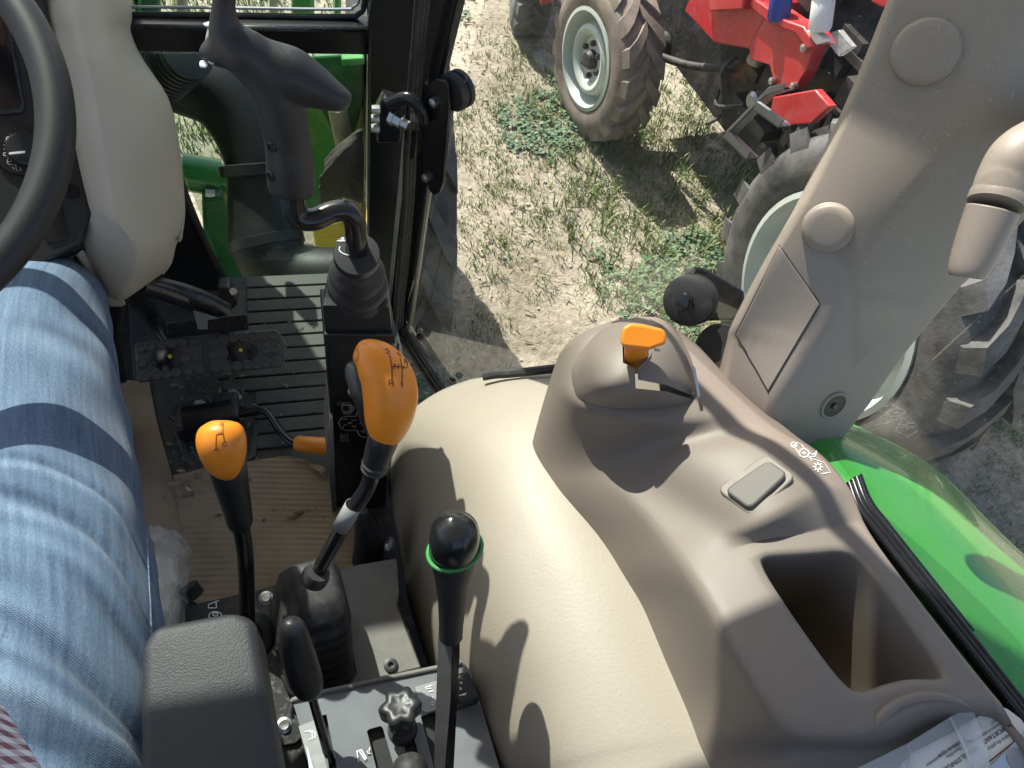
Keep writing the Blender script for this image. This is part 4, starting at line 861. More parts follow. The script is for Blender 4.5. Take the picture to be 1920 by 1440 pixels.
G().prism([D(a, b, .905) for a, b in ((332, 425), (345, 400), (342, 446), (338, 455), (334, 452))], ray(340, 430)*.012).build('clip_tongue', M['cream'], cc, bevel=.002)
g = G(); g.prism([D(140, 478, .78), D(156, 466, .78), D(206, 545, .84), D(238, 568, .855), D(232, 575, .86), D(206, 576, .86)], ray(200, 520)*.02); g.build('lower_trim', M['cream'], cc, bevel=.003)
o = G().prism([D(150, 466, .80), D(235, 560, .86), D(228, 640, .92), D(240, 720, .98), D(120, 720, .95), D(90, 500, .82)], ray(180, 560)*.05).build('column_housing', M['black'], None, bevel=.006); tag(o, 'black lower steering column housing behind the knee', 'housing')

# ================================================================== FENDER LINER (tan vinyl)
fl = thing('fender_liner', 'bulging tan vinyl fender liner between levers and taupe console', 'liner', Z(900, 1000, 0))
LR = [[(745, 800, .02), (770, 770, .10), (835, 728, .155), (930, 700, .185), (1050, 690, .21), (1100, 690, .20)],
      [(733, 862, .01), (765, 815, .13), (838, 768, .21), (935, 730, .245), (1050, 720, .27), (1120, 720, .27)],
      [(728, 912, .01), (772, 870, .15), (850, 822, .25), (945, 790, .295), (1055, 775, .315), (1140, 775, .31)],
      [(738, 975, .01), (790, 960, .16), (878, 930, .275), (960, 905, .32), (1060, 885, .335), (1150, 880, .33)],
      [(752, 1045, .01), (812, 1060, .17), (905, 1045, .29), (1000, 1020, .335), (1110, 1000, .35), (1200, 990, .34)],
      [(766, 1130, .01), (838, 1165, .18), (940, 1160, .30), (1050, 1130, .345), (1180, 1100, .36), (1270, 1090, .35)],
      [(800, 1240, .01), (880, 1290, .19), (985, 1285, .305), (1100, 1250, .352), (1260, 1220, .365), (1350, 1210, .35)],
      [(850, 1360, .01), (930, 1410, .20), (1030, 1410, .31), (1150, 1380, .355), (1330, 1350, .368), (1420, 1340, .35)],
      [(900, 1500, .01), (985, 1560, .20), (1080, 1560, .31), (1210, 1530, .355), (1400, 1500, .368), (1480, 1490, .35)]]
LW = [[Z(*p) for p in r] for r in LR]; LW.append([p + A(.02, -.34, 0) for p in LW[-1]])
LN = G().grid(upgrid(LW, 7, 7), .006).build('liner_shell', M['tan'], fl, angle=180)
o = G().tube(spline([Z(905, 706, .225), Z(930, 702, .23), Z(960, 700, .235), Z(1050, 690, .255)], 6), .006, 8).build('front_edge_trim', M['rubber'], fl)

# ================================================================== RIGHT CONSOLE
cs = thing('side_console', 'big moulded taupe side console with storage bin and rocker pad', 'console', Z(1300, 1000, .3))
CT = [  # rows front to rear, columns from the lower left edge over the ridge to the outer edge
 [(1050, 672, .38), (1060, 655, .41), (1085, 632, .44), (1150, 600, .455), (1240, 600, .46), (1310, 652, .46), (1348, 706, .45)],
 [(1028, 742, .355), (1046, 716, .405), (1082, 757, .452), (1165, 776, .463), (1285, 792, .472), (1400, 772, .472), (1462, 800, .462)],
 [(1002, 832, .318), (1024, 822, .350), (1096, 812, .412), (1166, 822, .420), (1272, 822, .452), (1425, 800, .480), (1495, 826, .468)],
 [(990, 892, .296), (1036, 884, .335), (1118, 872, .392), (1186, 866, .408), (1272, 846, .455), (1442, 815, .490), (1512, 838, .475)],
 [(1016, 940, .297), (1064, 925, .348), (1142, 888, .398), (1210, 884, .418), (1300, 864, .470), (1458, 822, .500), (1525, 846, .482)],
 [(1085, 1015, .308), (1150, 995, .368), (1232, 987, .425), (1322, 966, .452), (1392, 945, .494), (1525, 872, .508), (1562, 880, .488)],
 [(1125, 1072, .317), (1190, 1050, .380), (1275, 1044, .448), (1372, 1002, .470), (1440, 978, .500), (1545, 905, .506), (1592, 925, .487)],
 [(1150, 1108, .322), (1215, 1082, .388), (1299, 1080, .458), (1388, 1018, .470), (1470, 1008, .478), (1582, 982, .486), (1612, 978, .486)],
 [(1180, 1148, .328), (1245, 1126, .390), (1325, 1122, .466), (1400, 1036, .474), (1500, 1037, .482), (1606, 1022, .487), (1632, 1016, .487)],
 [(1228, 1240, .344), (1300, 1215, .408), (1388, 1225, .480), (1492, 1176, .489), (1590, 1165, .489), (1694, 1148, .489), (1725, 1140, .487)],
 [(1275, 1350, .348), (1365, 1330, .410), (1462, 1350, .485), (1600, 1326, .489), (1690, 1272, .492), (1800, 1292, .489), (1838, 1284, .487)],
 [(1290, 1392, .350), (1390, 1380, .416), (1486, 1376, .478), (1632, 1384, .486), (1715, 1312, .493), (1822, 1318, .487), (1868, 1318, .486)],
 [(1300, 1420, .350), (1400, 1410, .405), (1470, 1392, .435), (1660, 1402, .440), (1725, 1350, .440), (1840, 1352, .438), (1892, 1350, .480)],
 [(1330, 1500, .350), (1430, 1500, .40), (1500, 1480, .425), (1700, 1500, .430), (1780, 1460, .430), (1890, 1450, .430), (1950, 1420, .480)]]
nr, nc = len(CT), 7
V = []; 
for r in CT:
    row = [Z(*p) for p in r]
    o_ = row[-1]; row.append(o_ + A(.012, -.004, -.05)); row[0] = row[0]
    V += row
nc = 8; V += [p + A(.03, -.34, 0) for p in V[-nc:]]; nr += 1
fcs = []; hole = set()
for i in range(nr-1):
    for j in range(nc-1):
        if 8 <= i <= 9 and 3 <= j <= 4: continue
        fcs.append((i*nc+j, i*nc+j+1, (i+1)*nc+j+1, (i+1)*nc+j))
rim_i = [(8, 3), (8, 4), (8, 5), (9, 5), (10, 5), (10, 4), (10, 3), (9, 3)]
rim_v = [i*nc+j for i, j in rim_i]; cen = np.mean([V[k] for k in rim_v], axis=0)
def addring(s, dz):
    ids = []
    for k in rim_v:
        p = V[k]; q = cen + (p - cen)*s; ids.append(len(V)); V.append(A(q[0], q[1], p[2] + dz))
    return ids
b1 = addring(.985, -.012); b2 = addring(.96, -.30)
for a_, b_ in ((rim_v, b1), (b1, b2)):
    for k in range(8): fcs.append((a_[k], a_[(k+1) % 8], b_[(k+1) % 8], b_[k]))
fcs.append(tuple(b2))
cre = {}
def cr(a, b, v): cre[tuple(sorted((a, b)))] = v
for i in range(4, nr-1): cr(i*nc+2, (i+1)*nc+2, .96)
for j in range(1, 5): cr(1*nc+j, 1*nc+j+1, .92)
for i in range(nr-1): cr(i*nc+6, (i+1)*nc+6, .75)
for j in range(3, 6): cr(7*nc+j, 7*nc+j+1, .9)
for j in range(3, 6): cr(6*nc+j, 6*nc+j+1, .85)
for j in range(2, 7): cr(11*nc+j, 11*nc+j+1, .45); cr(12*nc+j, 12*nc+j+1, .3)
for k in range(8): cr(rim_v[k], rim_v[(k+1) % 8], .9); cr(b2[k], b2[(k+1) % 8], .5)
for k in (0, 2, 4, 6): cr(rim_v[k], b1[k], .25); cr(b1[k], b2[k], .35)
g = G(); g.add(V, fcs)
CB = g.build('console_body', M['taupe'], cs, sub=3, crease=cre)
sol = CB.modifiers.new('t', 'SOLIDIFY'); sol.thickness = .0035; sol.offset = -1
# moulded rib round the rear of the bin
rib = [hit(CB, a, b) for a, b in ((1634, 1376), (1655, 1340), (1690, 1316), (1735, 1306), (1785, 1312), (1830, 1330))]
rib = spline([h + n*.0005 for h, n in rib if h is not None], 6)
G().tube(rib, [.0006 + .0034*min(1, k/4, (len(rib)-1-k)/10) for k in range(len(rib))], 10).build('moulded_rib', M['taupe'], cs)
# rocker pad with its raised surround
def onpoly(pts, lift): return [hit(CB, a, b)[0] + hit(CB, a, b)[1]*lift for a, b in pts]
pc = [(1357, 918), (1440, 861), (1478, 888), (1406, 955)]; n0 = nrm(sum(hit(CB, a, b)[1] for a, b in pc)); 
pin, pon = np.mean([hit(CB, a, b)[0] for a, b in pc], axis=0), n0
def PQ(a, b, off=0): return PL(a, b, pin + n0*off, n0)
def rounded(pts, k=.18, m_=4):
    out = []; n = len(pts)
    for i in range(n):
        p = A(*pts[i]); a = A(*pts[i-1]); b = A(*pts[(i+1) % n]); s = p + (a-p)*k; e = p + (b-p)*k
        for t in np.linspace(0, 1, m_): out.append(tuple((1-t)**2*s + 2*t*(1-t)*p + t*t*e))
    return out
G().prism([PQ(a, b, .0027) for a, b in rounded([(1342, 916), (1436, 849), (1494, 893), (1410, 970)])], -n0*.010).build('pad_surround', M['taupe'], cs, bevel=.0016, seg=3)
PADO = G().prism([PQ(a, b, .0078) for a, b in rounded(pc)], -n0*.012).build('rocker_pad', mat('grey_taupe_pad', (.125, .108, .094), .6, bump=(1100, .2, .0003)), cs, bevel=.003, seg=4)
# dome with its lever slot
DR = [[(1082, 668, .440), (1128, 618, .455), (1188, 596, .468), (1245, 600, .468), (1290, 642, .455)],
      [(1074, 690, .448), (1120, 655, .492), (1188, 628, .510), (1250, 632, .505), (1302, 678, .462)],
      [(1076, 718, .450), (1124, 700, .500), (1192, 682, .518), (1258, 684, .510), (1312, 716, .466)],
      [(1088, 744, .452), (1136, 736, .494), (1196, 728, .506), (1262, 728, .498), (1316, 744, .464)],
      [(1110, 764, .450), (1150, 768, .458), (1204, 772, .462), (1264, 774, .462), (1306, 768, .460)]]
dg = upgrid([[Z(*p) for p in r] for r in DR], 10, 10)
DM = G().grid(dg, .004, (0, 0, -1)).build('lever_dome', M['taupe'], cs, angle=60)
dd = np.dot(Z(1200, 680, .51) - EYE, fwd)
carve(DM, [viewprism([(1166, 598), (1216, 596), (1216, 640), (1216, 668), (1196, 690), (1196, 712), (1250, 722), (1298, 742), (1302, 750), (1250, 734), (1192, 728), (1190, 690), (1168, 680)], dd-.06, dd+.035)])
BV.pop(DM.name, None)
G().loft([[Z(a, b, .455) for a, b in ((1150, 610), (1230, 606), (1290, 700), (1300, 750), (1180, 735))], [Z(a, b, .45) for a, b in ((1150, 610), (1230, 606), (1290, 700), (1300, 750), (1180, 735))]]).build('slot_floor', M['black'], cs)
fp = [(1218, 600), (1240, 612), (1272, 640), (1292, 690), (1301, 742), (1262, 728), (1196, 708), (1196, 690), (1218, 668)]
fpts = []
for a, b in fp:
    h, n = hit(DM, a, b); fpts.append(h + n*.0016 if h is not None else Z(a, b, .5))
o = G().prism(fpts, ray(1250, 690)*.003).build('slot_flap', mat('grey_taupe_flap', (.16, .142, .122), .42), cs, bevel=.0008)
g = G(); g.prism([D(1297, 682, dd+.015), D(1304, 690, dd+.015), D(1313, 742, dd+.02), D(1308, 748, dd+.02)], ray(1300, 700)*.012); g.build('slot_edge_clip', M['steel'], cs, bevel=.0006)
# orange lever in the dome
ol = thing('throttle_lever', 'short orange T-handled lever poking out of the console dome', 'lever', Z(1205, 660, .52))
ld = dd - .030
ring = lambda cx, cy, hx, hy, d: rot_ring(D(cx, cy, d), (D(cx+hx, cy, d)-D(cx, cy, d)), (D(cx, cy+hy, d)-D(cx, cy, d)), 20, 3.2)
g = G(); 
u_ = nrm(D(1250, 636, ld) - D(1164, 632, ld)); 
secs = [(1164, 632, 9, ld), (1168, 631, 15, ld), (1182, 630, 20, ld-.002), (1205, 632, 21, ld-.002), (1228, 634, 19, ld-.001), (1243, 636, 14, ld), (1250, 636, 9, ld)]
vv = nrm(np.cross(u_, fwd)); ww = nrm(np.cross(u_, vv))
g = G().prism([D(a, b, ld-.004) for a, b in ((1163, 640), (1166, 616), (1180, 606), (1205, 608), (1244, 617), (1250, 628), (1249, 645), (1218, 656), (1180, 652), (1166, 650))], ray(1205, 630)*.014); g.build('handle', M['orange'], ol, bevel=.003, seg=4)
G().loft([rot_ring(D(1192, 645, ld+.005), D(1214, 645, ld+.005)-D(1192, 645, ld+.005), A(0, .004, .004), 14, 3), rot_ring(D(1193, 690, ld+.045), D(1214, 690, ld+.045)-D(1193, 690, ld+.045), A(0, .004, .004), 14, 3)]).build('stem', M['orange'], ol)
g = G(); g.prism([D(1226, 652, ld+.012), D(1238, 655, ld+.012), D(1238, 660, ld+.012), D(1226, 658, ld+.012)], ray(1230, 655)*.004); g.build('stop_pin', M['steel'], ol)
# printed symbols by the outer edge
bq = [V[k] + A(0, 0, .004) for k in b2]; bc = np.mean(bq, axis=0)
G().prism([bc + (p - bc)*.97 for p in bq], (0, 0, .002)).build('bin_shade_sheet', M['rubber'], cs)  # black sheet added at the bin bottom, its colour standing in for shade
tr = [[(1486, 838), (1494, 831), (1502, 834), (1508, 843), (1522, 853), (1530, 850)], circ(1488, 835, 5, 5, 12), circ(1507, 850, 9, 8, 16), [(1530, 846), (1528, 856), (1516, 858)], circ(1507, 850, 2, 2, 8), [(1490, 841), (1498, 850)]]
mark(CB, tr, 2.6, M['lamp2'], cs, 'tractor_symbol')
mark(CB, [[(1521, 864), (1519, 860), (1545, 868), (1556, 886), (1541, 889)]] + [[(1533 + 5*math.cos(a), 876 + 5*math.sin(a)), (1533 + 9*math.cos(a), 876 + 9*math.sin(a))] for a in np.linspace(0, 2*pi, 8, endpoint=False)] + [circ(1533, 876, 5, 5, 12)], 2.4, M['lamp2'], cs, 'shaft_symbol')
# rubber seal strip between console and fender
sp_ = thing('window_seal', 'black ribbed rubber seal strip between console and green fender', 'seal', Z(1750, 1130, .45))
base = [(1592, 905, .47), (1612, 955, .472), (1650, 1005, .474), (1745, 1125, .474), (1840, 1245, .474), (1930, 1360, .474), (2010, 1460, .474)]
for k, (dx, dy, dz, r) in enumerate(((0, 0, 0, .003), (7, -5, -.001, .003), (14, -10, -.002, .0032))):
    G().tube(spline([Z(a+dx, b+dy, c+dz) for a, b, c in base], 6), r, 10).build('seal_rib', M['gloss'], sp_)
g = G(); g.grid(upgrid([[Z(a-6, b+4, c-.008), Z(a+24, b-18, c-.008)] for a, b, c in base], 5, 3), .006); g.build('seal_base', M['gloss'], sp_)
# rear side pane above the seal
q0, q1 = Z(1560, 850, .46), Z(1960, 1380, .46)
qn = nrm(np.cross(q1 - q0, (0, 0, 1))); sg = thing('side_window', 'clear side window behind the beige pillar, above the green fender', 'window', (q0+q1)/2)
e0, e1 = q0 + A(0, 0, 0), q1 + (q1-q0)*.25
G().prism([e0, e1, A(e1[0], e1[1], 1.5), A(e0[0], e0[1], 1.5)], qn*.005).build('pane', M['glass'], sg)
mark_dummy = None
# ================================================================== BEIGE PILLAR
bp = thing('beige_pillar', 'wide beige padded cab pillar leaning up at right', 'pillar', Z(1450, 770, .45))
PS = [  # left edge, front-left, ridge, right edge with distances
 [(1335, 738, .80), (1352, 745, .765), (1440, 810, .745), (1455, 812, .745), (1548, 868, .80), (1500, 850, .86)],
 [(1358, 650, .775), (1372, 640, .745), (1450, 745, .725), (1475, 745, .725), (1632, 760, .775), (1560, 740, .85)],
 [(1370, 608, .76), (1384, 602, .73), (1535, 610, .70), (1565, 608, .70), (1700, 665, .75), (1600, 620, .83)],
 [(1424, 502, .73), (1440, 494, .70), (1605, 470, .672), (1640, 470, .672), (1800, 545, .72), (1690, 480, .80)],
 [(1492, 382, .705), (1508, 376, .675), (1680, 370, .648), (1720, 372, .648), (1880, 460, .695), (1770, 380, .775)],
 [(1580, 200, .67), (1595, 196, .645), (1780, 240, .62), (1825, 244, .62), (1990, 340, .665), (1880, 230, .74)],
 [(1660, 5, .64), (1676, 0, .612), (1870, 80, .59), (1920, 84, .59), (2090, 190, .635), (1980, 60, .71)],
 [(1745, -220, .60), (1762, -226, .575), (1960, -120, .555), (2010, -116, .555), (2190, 0, .60), (2080, -140, .67)],
 [(1830, -450, .565), (1850, -456, .54), (2060, -330, .52), (2110, -326, .52), (2300, -210, .565), (2190, -360, .63)]]
rings = []
for r in PS: rings.append([D(*p) for p in r])
rg_ = np.array(rings); fine = np.array([spline(rg_[:, j], 6) for j in range(6)]).transpose(1, 0, 2)
PB = G().loft([list(r) for r in fine]).build('pillar_shell', M['pillar'], bp, bevel=.012, seg=5, angle=180)
def disc(px, py, rpx, name='round_cap', h=.0095):
    p, n = hit(PB, px, py)
    if p is None: print('cap miss', px, py); return
    r = rpx*np.dot(p-EYE, fwd)/F
    return G().lathe([(.0001, h), (r*.6, h*.99), (r*.86, h*.92), (r*.96, h*.72), (r, h*.3), (r*1.005, 0), (r*1.03, -.0003)], p, n, 40).build(name, M['pillar'], bp, angle=60)
disc(1735, 98, 60); disc(1552, 427, 46)
# lozenge cover panel
lz = [(1462, 458), (1540, 570), (1441, 738), (1378, 627)]
hs = [hit(PB, a, b) for a, b in lz]; ln_ = nrm(sum(n for h, n in hs if h is not None)); lp = np.mean([h for h, n in hs if h is not None], axis=0)
def PZ(a, b, o_=0): return PL(a, b, lp + ln_*o_, ln_)
FB = (lp, ln_)
g = G(); 
def inset(poly, k):
    c = np.mean(poly, axis=0); return [p + (c-p)*k for p in poly]
def surfgrid(target, quad, nu, nv, lift):
    out = []
    for i in range(nu+1):
        row = []
        for j in range(nv+1):
            u, v = i/nu, j/nv; q = (1-u)*((1-v)*A(*quad[0]) + v*A(*quad[1])) + u*((1-v)*A(*quad[3]) + v*A(*quad[2]))
            h, n = hit(target, *q)
            if h is None: h, n = PL(*q, *FB), FB[1]
            row.append(h + n*lift)
        out.append(row)
    return np.array(out)
g.grid(surfgrid(PB, lz, 16, 16, .0004), .0006); g.build('panel_gap', M['engrave'] if False else mat('shadow_gap_plastic', (.10, .085, .07), .7), bp)
lz2 = [(1462, 463), (1536, 570), (1441, 732), (1382, 627)]
G().grid(surfgrid(PB, lz2, 16, 16, .0018), .0012).build('cover_panel', M['pillar'], bp, bevel=.0006)
p, n = hit(PB, 1563, 760)
if p is not None:
    r = 26*np.dot(p-EYE, fwd)/F
    G().lathe([(r*1.15, .0002), (r*1.1, .002), (r*.95, .002), (r*.9, .0005)], p, n, 32).build('screw_recess_lip', M['pillar'], bp)
    G().lathe([(r*.93, .001), (r*.6, -.0005), (.0001, .0006)], p, n, 32).build('screw_recess', M['black'], bp)
    G().lathe([(r*.28, .0022), (r*.22, .003), (.0001, .003)], p, n, 6).build('screw', M['gloss'], bp)
# grab handle on the pillar
gh_ = thing('grab_handle', 'tapered taupe handle with ring collar at the right edge', 'handle', D(1880, 380, .58))
g = G(); tubepx(g, [(1812, 520, .585, 30), (1818, 500, .583, 36), (1838, 450, .578, 42), (1862, 392, .572, 46)], 28, 6); g.build('lower_sleeve', M['pillar'], gh_, bevel=.004)
g = G(); tubepx(g, [(1866, 384, .57, 49), (1870, 374, .57, 50), (1874, 362, .57, 49)], 28, 3); g.build('collar', M['pillar'], gh_)
g = G(); tubepx(g, [(1872, 370, .57, 48), (1888, 325, .566, 48), (1912, 288, .562, 48), (1960, 262, .57, 46), (2020, 262, .60, 44), (2080, 280, .64, 44)], 28, 6); g.build('upper_elbow', M['pillar'], gh_)
# rear latch disc on the glass with its arm
rl = thing('window_latch', 'round black latch knob with arm on the glass beside beige pillar', 'latch', D(1300, 565, .92))
ln2 = nrm(D(1268, 572, .80) - D(1330, 556, .885)); lc = D(1297, 562, .80)
G().lathe([(.0001, .018), (.021, .018), (.0265, .015), (.0275, .009), (.023, .006), (.023, .003), (.0275, 0), (.0275, -.006), (.023, -.009), (.023, -.014), (.0001, -.014)], lc, ln2, 36).build('disc', M['rubber'], rl)
G().lathe([(.010, .020), (.010, .023), (.0085, .024), (.0085, .030), (.0001, .031)], lc, ln2, 6).build('hex_bolt', M['gloss'], rl)
g = G(); g.prism([D(a, b, .825) for a, b in ((1283, 508), (1300, 499), (1320, 502), (1395, 545), (1400, 600), (1318, 602), (1290, 590))], ray(1320, 550)*.010); g.build('arm', M['painted'], rl, bevel=.003)
g = G(); g.lathe([(.0001, .004), (.026, .004), (.028, 0), (.028, -.004)], D(1352, 655, .80), nrm(-ray(1352, 655)), 28); g.build('washer_plate', M['engine'], rl)
o = G().tube(spline([D(1575, 780, .84), D(1605, 745, .85), D(1640, 708, .87)], 5), [.006, .009, .011, .011, .011, .011, .011, .010, .009, .008, .005], 12).build('rubber_flap', M['rubber'], None); tag(o, 'dark rubber flap peeking out right of the beige pillar foot', 'flap')

# ================================================================== LEVERS, LOWER LEFT
lp_ = thing('lever_base', 'black bolted steel base plate under the orange-knobbed levers', 'base plate', Z(560, 1200, .06))
LPz = .115
o = G().prism([Z(a, b, LPz) for a, b in ((340, 1137), (640, 1069), (746, 1047), (748, 1120), (790, 1250), (700, 1300), (560, 1460), (330, 1460))], (0, 0, -.10)).build('plate_body', M['painted'], lp_, bevel=.004)
LT = G().prism([Z(a, b, LPz+.003) for a, b in ((345, 1139), (520, 1099), (505, 1108), (482, 1112), (500, 1300), (345, 1300))], (0, 0, -.003)).build('front_lip', M['painted'], lp_, bevel=.001)
BK = G().prism([Z(a, b, LPz+.007) for a, b in rounded([(480, 1106), (628, 1066), (668, 1268), (556, 1394), (512, 1402)], .06, 3)], (0, 0, -.007)).build('bolt_plate', M['painted'], lp_, bevel=.0015)
G().prism([Z(a, b, LPz+.005) for a, b in ((628, 1072), (672, 1058), (744, 1046), (749, 1112), (744, 1134), (790, 1252), (640, 1288), (668, 1262))], (0, 0, -.005)).build('dusty_cover', M['dusty'], lp_, bevel=.002)
for a, b in ((499, 1122), (616, 1097), (641, 1237), (533, 1360)):
    p = Z(a, b, LPz+.007); t = nrm(A(.05, -.1, 1)); G().lathe([(.0085, 0), (.0085, .0015), (.0055, .0025), (.0055, .0065), (.005, .0072), (.0001, .0066)], p, t, 6 if False else 16).build('flange_bolt', M['steel'], lp_, angle=30)
p = Z(733, 1248, LPz+.005); G().lathe([(.0085, 0), (.008, .003), (.0045, .004), (.003, .0036), (.0028, .0005), (.0001, .0005)], p, UZ, 20).build('socket_screw', M['black'], lp_)
p = Z(731, 1020, .09); G().lathe([(.010, 0), (.009, .006), (.004, .008), (.0001, .008)], p, nrm(A(-.6, -.2, .6)), 18).build('side_bolt', M['steel'], lp_)
mark(LT, [[(391, 1140), (391, 1127), (385, 1127), (400, 1119), (411, 1126), (405, 1127), (406, 1140), (391, 1140)], circ(404, 1155, 12, 8, 14, 150, 380), circ(404, 1152, 5, 3, 10)], 1.9, M['white'], lp_, 'arrow_symbol')
o = G().tube([Z(352, 1100, .10), Z(366, 1118, .09)], .012, 10).build('end_post', M['rubber'], lp_)
# gear lever: gaiter, rod, sleeve, orange knob
gl_ = thing('gear_lever', 'tall gear lever with large mango-shaped orange knob and rubber gaiter', 'lever', Z(590, 1190, .12))
rings = []
N_ = 17
for i in range(N_):
    t = i/(N_-1); z = LPz + .008 + .102*t
    cx = 583 + 8*t; cy = 1205 - 112*t
    c = Z(cx, cy, z); hx = .039 - .008*t; hy = .060 - .024*t
    if t < .8: s = 1 + (.13 if i % 2 else -.09)
    else: s = 1 - (t-.8)*1.6
    rings.append(rot_ring(c, A(hx*s, hx*s*.16, 0), A(-hy*s*.16, hy*s, 0), 36, 5))
G().loft(rings).build('gaiter', M['rubber'], gl_, angle=180, sub=1)
p0 = D(591, 1082, .735); rodp = spline([D(586, 1092, .745), D(650, 975, .69), D(688, 915, .672), D(702, 868, .66)], 8)
ax = nrm(rodp[4] - rodp[0])
G().lathe([(.0135, -.004), (.0135, .004), (.0115, .010), (.009, .010)], p0, ax, 24).build('gaiter_collar', M['rubber'], gl_)
G().tube(rodp, .0075, 16).build('rod', M['gloss'], gl_)
G().lathe([(.0082, -.016), (.0082, .016)], D(652, 968, .688), nrm(rodp[10]-rodp[6]), 24, False).build('label_sleeve', mat('silver_label', (.24, .24, .235), .45), gl_, solid=.0004)
g = G()
for k in range(3): g.lathe([(.0079, -.012 + .010*k), (.0084, -.012+.010*k), (.0084, -.0085 + .010*k), (.0079, -.0085+.010*k)], D(655, 964, .688), nrm(rodp[10]-rodp[6]), 20)
g.build('label_bands', M['ink'], gl_)
g = G(); tubepx(g, [(700, 885, .664, 22), (704, 868, .66, 24), (711, 845, .652, 27), (718, 826, .645, 29), (722, 812, .642, 28)], 22); g.build('sleeve', M['black'], gl_)
for a, b, d, r in ((701, 880, .663, 25), (703, 871, .660, 25.5)):
    g = G(); q = D(a, b, d); ax2 = nrm(D(718, 826, .645) - D(700, 885, .664)); rr2 = r*d/F
    g.lathe([(rr2*.9, -.0018), (rr2, 0), (rr2*.9, .0018)], q, ax2, 24, False); g.build('sleeve_ring', M['rubber'], gl_)
g = G()
tubepx(g, [(722, 832, .648, 10), (723, 822, .645, 28), (727, 795, .640, 42), (731, 765, .634, 49), (732, 735, .628, 52), (724, 705, .622, 50), (706, 680, .617, 44), (686, 664, .615, 33), (668, 656, .615, 18)], 28, 6)
KN = g.build('knob', M['orange'], gl_, remesh=.0016, vsmooth=10)
g = G(); tubepx(g, [(700, 820, .652, 10), (690, 780, .650, 18), (694, 752, .640, 30), (686, 722, .636, 34), (670, 696, .632, 26), (660, 678, .629, 14)], 20, 5); g.build('knob_underside', M['black'], gl_, remesh=.0016, vsmooth=8)
dg_ = {'2': [[(0, .2), (.3, 0), (.8, 0), (1, .25), (.9, .5), (0, 1), (1, 1)]], '3': [[(0, 0), (1, 0), (.5, .45), (1, .7), (.6, 1), (0, .95)]], '4': [[(.8, 1), (.8, 0), (0, .7), (1, .7)]], '1': [[(.2, .2), (.55, 0), (.55, 1)]], 'N': [[(0, 1), (0, 0), (1, 1), (1, 0)]], 'R': [[(0, 1), (0, 0), (.8, 0), (1, .25), (.8, .5), (0, .5)], [(.5, .5), (1, 1)]],
       'A': [[(0, 1), (.5, 0), (1, 1)], [(.22, .6), (.78, .6)]], 'B': [[(0, 0), (0, 1), (.7, 1), (1, .75), (.7, .5), (0, .5)], [(.7, .5), (.9, .25), (.6, 0), (0, 0)]], 'C': [[(1, .15), (.5, 0), (0, .3), (0, .7), (.5, 1), (1, .85)]], 'P': [[(0, 1), (0, 0), (.8, 0), (1, .25), (.8, .5), (0, .5)]]}
def glyph(ch, ox, oy, ux, uy, vx, vy): return [[(ox + x*ux + y*vx, oy + x*uy + y*vy) for x, y in ln] for ln in dg_[ch]]
ls = [[(731, 668), (735, 690), (735, 706)], [(750, 672), (754, 690), (754, 724)], [(735, 706), (735, 712)], [(735, 687), (757, 688)], [(755, 662), (763, 680), (763, 690), (754, 690)]]
ls += glyph('2', 722, 654, 7, 2, 2, 8) + glyph('4', 742, 658, 7, 2, 2, 8) + glyph('N', 739, 682, 8, 1, 0, 9) + glyph('R', 730, 713, 8, 1, 0, 9) + glyph('1', 750, 715, 6, 1, 0, 9) + glyph('P', 757, 674, 7, 3, 2, 7)
mark(KN, ls, 2.2, M['engrave'], gl_, 'engraved_pattern', .0003)
mark(KN, [circ(664, 666, 8, 14, 14, 160, 420)], 1.4, M['engrave'], gl_, 'engraved_ring', .0003)
# range lever
rl_ = thing('range_lever', 'range lever with round mushroom orange knob and long black stem', 'lever', Z(475, 1200, .11))
g = G(); tubepx(g, [(431, 892, .700, 6), (428, 884, .695, 22), (422, 866, .688, 36), (417, 840, .680, 43.5), (414, 818, .675, 44), (412, 802, .672, 37), (411, 792, .671, 22), (411, 788, .671, 4)], 32, 6)
KR = g.build('knob', M['orange'], rl_)
g = G(); tubepx(g, [(424, 860, .700, 34), (430, 890, .706, 33), (438, 925, .724, 29), (445, 955, .74, 26), (449, 976, .752, 24), (450, 984, .756, 21)], 24, 5); g.build('stem_sleeve', M['black'], rl_)
g = G(); tubepx(g, [(450, 978, .757, 16), (457, 1020, .775, 15.5), (461, 1060, .79, 15), (463, 1120, .82, 14.5), (464, 1200, .86, 14), (466, 1260, .90, 13)], 18, 5); g.build('rod', M['gloss'], rl_)
g = G(); p = Z(468, 1195, .122); g.lathe([(.030, 0), (.027, .006), (.016, .012), (.012, .03), (.0001, .03)], p, UZ, 24); g.build('rod_boot', M['rubber'], rl_)
ls = [[(418, 800), (418, 812), (421, 828)], [(406, 815), (418, 813)], [(406, 815), (405, 836)]]
ls += glyph('B', 414, 793, 6, 0, 0, 6) + glyph('N', 410, 810, 5, 0, 0, 5) + glyph('C', 418, 828, 7, 1, -1, 8) + glyph('A', 402, 838, 7, 0, 0, 7)
mark(KR, ls, 1.7, M['engrave'], rl_, 'engraved_pattern', .0003)

